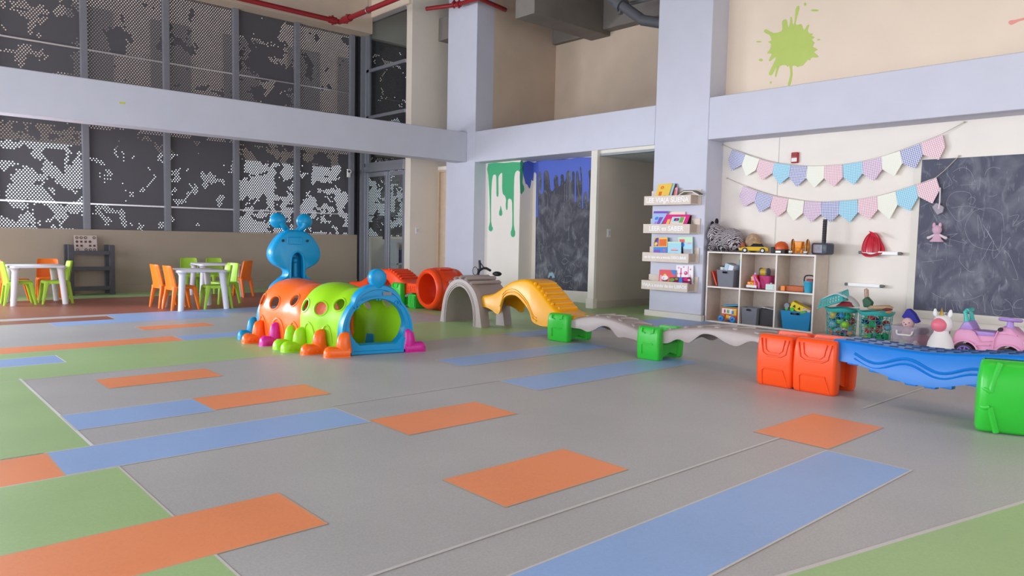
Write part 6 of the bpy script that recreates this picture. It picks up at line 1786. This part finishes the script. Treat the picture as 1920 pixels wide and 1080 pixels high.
for i, (xx, k) in enumerate(((1628, .3), (1634, .8), (1644, 1), (1655, .9), (1665, 1), (1672, .5))):
    c = PX(xx, 577.5, 7.64); rings.append([c + Vector((.10 * math.cos(2 * PI * j / 10) * k, 0, .026 * k * math.sin(2 * PI * j / 10) * (1 + .3 * math.sin(j * 2.3 + i)))) for j in range(10)])
b.loft(rings); b.build('bag_body', mat('kraft_paper', (206, 176, 140), .8, var=.12, vscale=25, bump=.5, bscale=40), t, smooth=25)
b = MB(); b.ball(PX(1664, 580, 7.56), (.03, .05, .014), 10, 8); b.build('bag_contents', plast('bag_brown', (120, 62, 54), .6), t)

# translucent bin with a doll looking out
CLR = bpy.data.materials.new('translucent_plastic'); CLR.use_nodes = True; nt = CLR.node_tree; b_ = nt.nodes['Principled BSDF']
b_.inputs['Base Color'].default_value = lin((206, 196, 214)); b_.inputs['Roughness'].default_value = .25; b_.inputs['Alpha'].default_value = .34
MATS['clr'] = CLR
t = thing('clear_bin', 'translucent plastic bin with a white handle, between baskets and unicorn', 'bin', (7.45, 2.6, 0))
cx, cy = 7.46, 2.565
b = MB(); out = [[Vector((cx + a, cy + c, z)) for a, c in rrect(.42 * k, .27 * k, .03, 4)] for k, z in ((.84, 0), (.97, .225), (1.0, .235), (1.0, .245))]
inn_ = [[Vector((cx + a, cy + c, z)) for a, c in rrect(.42 * k - .01, .27 * k - .01, .025, 4)] for k, z in ((1.0, .245), (.97, .225), (.84, .008))]
b.loft(out + inn_); b.build('bin_body', CLR, t, smooth=50)
b = MB(); b.tube([(cx - .20, cy + .07, .205), (cx - .213, cy + .065, .178), (cx - .215, cy + .055, .168), (cx - .215, cy - .055, .168), (cx - .213, cy - .065, .178), (cx - .20, cy - .07, .205)], .009, 8); b.build('handle', W_PL, t)
for lab, p, r, colr in (('pink soft toy at the back of the clear bin', (7.56, 2.52, .10), (.08, .07, .07), (226, 120, 140)), ('lime soft toy at the front of the clear bin', (7.36, 2.61, .055), (.05, .06, .045), (170, 210, 90)), ('cream toy at the front of the clear bin, beside the lime one', (7.36, 2.50, .055), (.04, .04, .045), (236, 206, 170)), ('dark red toy in the middle of the clear bin', (7.45, 2.60, .09), (.06, .05, .06), (140, 60, 80))):
    b = MB(); b.ball(p, r, 16, 10); b.ball((p[0] - r[0] * .2, p[1], p[2] + r[2] * .9), (r[0] * .5, r[1] * .5, r[2] * .4), 12, 8); tag(b.build('soft_toy', mat('soft_' + lab.split()[0], colr, .9, bump=.3, bscale=80)), lab, 'plush toy', 'soft toys in the clear bin')
t = thing('baby_doll', 'pale doll with a royal blue hat looking out of the clear bin', 'doll', (7.42, 2.60, .2))
b = MB(); c = PX(1703, 606, 7.42); b.ball(c, (.05, .054, .058), 18, 12); b.ball(c + Vector((0, 0, -.11)), (.05, .055, .07), 14, 10); hd_ = b.build('body', mat('doll_skin', (228, 188, 186), .6), t)
b = MB(); b.ball(c + Vector((-.048, .005, -.008)), (.008, .008, .006), 8, 6)
for y in (-.022, .022): b.ball(c + Vector((-.046, y, .008)), .005, 8, 6)
b.build('face_detail', mat('doll_face', (120, 70, 80), .6), hd_)
b = MB(); b.prism([PX(x, y, 7.40) for x, y in ((1690, 594), (1700, 579), (1704, 579.5), (1713, 588), (1722, 604), (1716, 607), (1706, 597), (1694, 597))], (.075, 0, 0)); b.build('hat', mat('hat_blue', (48, 48, 150), .8), t, bevel=.006)
b = MB(); b.span(7.46, 7.6, 2.46, 2.56, .16, .215); tag(b.build('dark_pouch', mat('pouch_black', (40, 36, 42), .9), bevel=.02), 'black pouch behind the doll in the clear bin', 'bag')

# unicorn hopper
t = thing('unicorn_hopper', 'white bouncy unicorn with a pink muzzle and gold horn', 'ride-on toy', (7.1, 2.2, 0))
UW = plast('unicorn_white', (244, 242, 240), .4)
ux, uy = 7.12, 2.215
b = MB(); b.lathe([(.02, 0), (.085, .01), (.105, .05), (.108, .10), (.10, .15), (.08, .20), (.06, .235), (.055, .26)], (ux, uy, 0), 28); b.build('body', UW, t, smooth=60)
b = MB(); b.ball((ux + .01, uy - .005, .315), (.085, .078, .085), 24, 16); hd_ = b.build('head', UW, t)
b = MB(); b.ball((ux - .045, uy + .006, .308), (.06, .064, .062), 22, 14); b.build('muzzle', plast('unicorn_pink', (240, 124, 146), .35), hd_)
for s_ in (1, -1):
    b = MB(); b.lathe([(.006, 0), (.019, .015), (.02, .035), (.010, .065), (.002, .072)], (ux + .01, uy + s_ * .055, .375), 14, rot3('X', -s_ * .12), sx=.7); b.build('ear', UW, hd_)
b = MB(); b.lathe([(.018, 0), (.014, .02), (.008, .045), (.001, .07)], (ux - .02, uy, .392), 14); 
b.build('horn', mat('unicorn_gold', (190, 150, 70), .25, metal=.8), hd_)
b = MB()
for z, k in ((.40, .5), (.36, .75), (.31, .9), (.26, .85)): b.ball((ux + .055 + .03 * k, uy - .02, z - .02), (.03, .028, .035), 12, 8)
b.build('mane', mat('unicorn_mane', (150, 150, 166), .8), hd_)

# pink and lilac ride-on car
t = thing('ride_on_car', 'pink ride-on car with lilac steering wheel and teal back handle', 'ride-on toy', (7.25, 1.75, 0))
PK = plast('car_pink', (244, 178, 214), .25); LI = plast('car_lilac', (182, 150, 222), .3); TE = plast('car_teal', (72, 190, 180), .3)
X0, X1 = 7.16, 7.40
z8 = lambda pts: [PX(*q, X0) for q in zp(pts, 1700, 540, .1148)]
side = z8([(745, 960), (752, 860), (778, 760), (802, 695), (850, 668), (1040, 684), (1108, 720), (1135, 770), (1430, 790), (1478, 690), (1520, 645), (1600, 648), (1700, 668), (1800, 765), (1870, 810), (1915, 900), (1925, 1000)])
yb = side[-1].y; zb = .075
low = [Vector((X0, yb - .02, zb)), Vector((X0, side[0].y, zb))]
b = MB(); ring0 = side + low
rings = []
for x, k in ((X0 + .012, .965), (X0, .985), (X0 + .004, 1.0), (X1 - .004, 1.0), (X1, .985), (X1 - .012, .965)):
    cyy_ = (side[0].y + yb) / 2; rings.append([Vector((x, cyy_ + (p.y - cyy_) * k, .18 + (p.z - .18) * k)) for p in ring0])
b.loft(rings); bd = b.build('car_body', PK, t, smooth=40)
wc = [PX(1807, 657, X0 - .01), PX(1889, 662, X0 - .01)]
WR = .078
cuts = []
for w_ in wc:
    c = MB(); c.lathe([(WR + .018, -.06), (WR + .018, .35)], (X0, w_.y, .08), 28, rot3('Y', PI / 2)); cuts.append(c)
cut(bd, cuts)
b = MB()
for w_ in wc: b.tube([(X0 - .003, w_.y + (WR + .026) * math.cos(a), .08 + (WR + .026) * math.sin(a)) for a in [PI * k / 14 - .05 for k in range(15)]], .008, 6)
b.tube([*z8([(1110, 930), (1350, 935)])], .007, 6); b.tube([*z8([(1395, 990), (1425, 830), (1500, 690)])], .005, 6); b.tube([*z8([(1520, 750), (1640, 750), (1800, 780)])], .005, 6); b.tube([*z8([(1120, 750), (1200, 880), (1330, 870), (1420, 860)])], .004, 6)
b.build('body_moulding', PK, bd)
for w_ in wc:
    for x in (X0 + .02, X1 - .02):
        b = MB(); b.lathe([(WR - .02, -.03), (WR - .004, -.028), (WR, -.018), (WR, .018), (WR - .004, .028), (WR - .02, .03)], (x, w_.y, WR + .002), 30, rot3('Y', PI / 2)); tr_ = b.build('wheel', mat('car_tyre', (46, 38, 50), .5), t)
        b = MB(); xo = x - .033 if x < 7.3 else x + .033
        for k in range(8): a = k * PI / 4; b.tube([(xo, w_.y + .012 * math.cos(a), WR + .012 * math.sin(a)), (xo, w_.y + .056 * math.cos(a + .12), WR + .056 * math.sin(a + .12))], .0065, 6)
        b.torus((xo, w_.y, WR + .002), .056, .005, rot3('Y', PI / 2), 24, 6); b.lathe([(.014, -.006), (.014, .006)], (xo, w_.y, WR + .002), 12, rot3('Y', PI / 2)); b.build('hub_spokes', plast('car_violet', (150, 120, 220), .3), tr_)
        b = MB(); b.lathe([(.056, -.002), (.056, .002)], (xo + (.012 if x < 7.3 else -.012), w_.y, WR + .002), 24, rot3('Y', PI / 2)); b.build('hub_disc', mat('car_hub_dark', (52, 40, 96), .4), tr_)
bk = z8([(815, 705), (858, 640), (890, 590), (925, 545), (1000, 545), (1030, 600), (1080, 690)])
b = MB(); b.prism([Vector((X0 + .02, p.y, p.z)) for p in bk], (X1 - X0 - .04, 0, 0)); b.build('backrest', LI, t, bevel=.012)
hb = z8([(955, 550), (945, 450), (925, 395), (960, 372), (1000, 375)])
b = MB()
for x in (X0 + .04, X1 - .05): b.tube([Vector((x, p.y, p.z)) for p in hb[:4]], [.022, .017, .016, .015], 10)
b.tube([Vector((X0 + .04, hb[3].y, hb[3].z)), Vector((X1 - .05, hb[3].y, hb[3].z + .004))], .017, 10); b.build('back_handle', TE, t)
st = z8([(1095, 700), (1260, 715), (1450, 735), (1430, 800), (1140, 775)])
b = MB(); b.prism([Vector((X0 + .015, p.y, p.z)) for p in st], (X1 - X0 - .03, 0, 0)); b.build('seat', LI, t, bevel=.008)
sw = PX(1895, 600, X0 + .08); so = PX(1895, 614, X0 + .08)
b = MB(); b.lathe([(.035, -.09), (.028, -.05), (.022, -.01)], sw, 16); b.torus(sw, .075, .014, rot3('Y', .12), 26, 8); b.lathe([(.028, -.012), (.028, .012), (.02, .018)], sw, 16)
for k in range(3): b.tube([sw, sw + Vector((.072 * math.cos(k * 2.094 + .5), .072 * math.sin(k * 2.094 + .5), 0))], .011, 8)
b.build('steering_wheel', LI, t)
mr = PX(1876, 618, X0); b = MB(); b.lathe([(.016, -.02), (.018, .004)], mr, 14, rot3('Y', PI / 2)); b.build('key_socket', TYR, t)
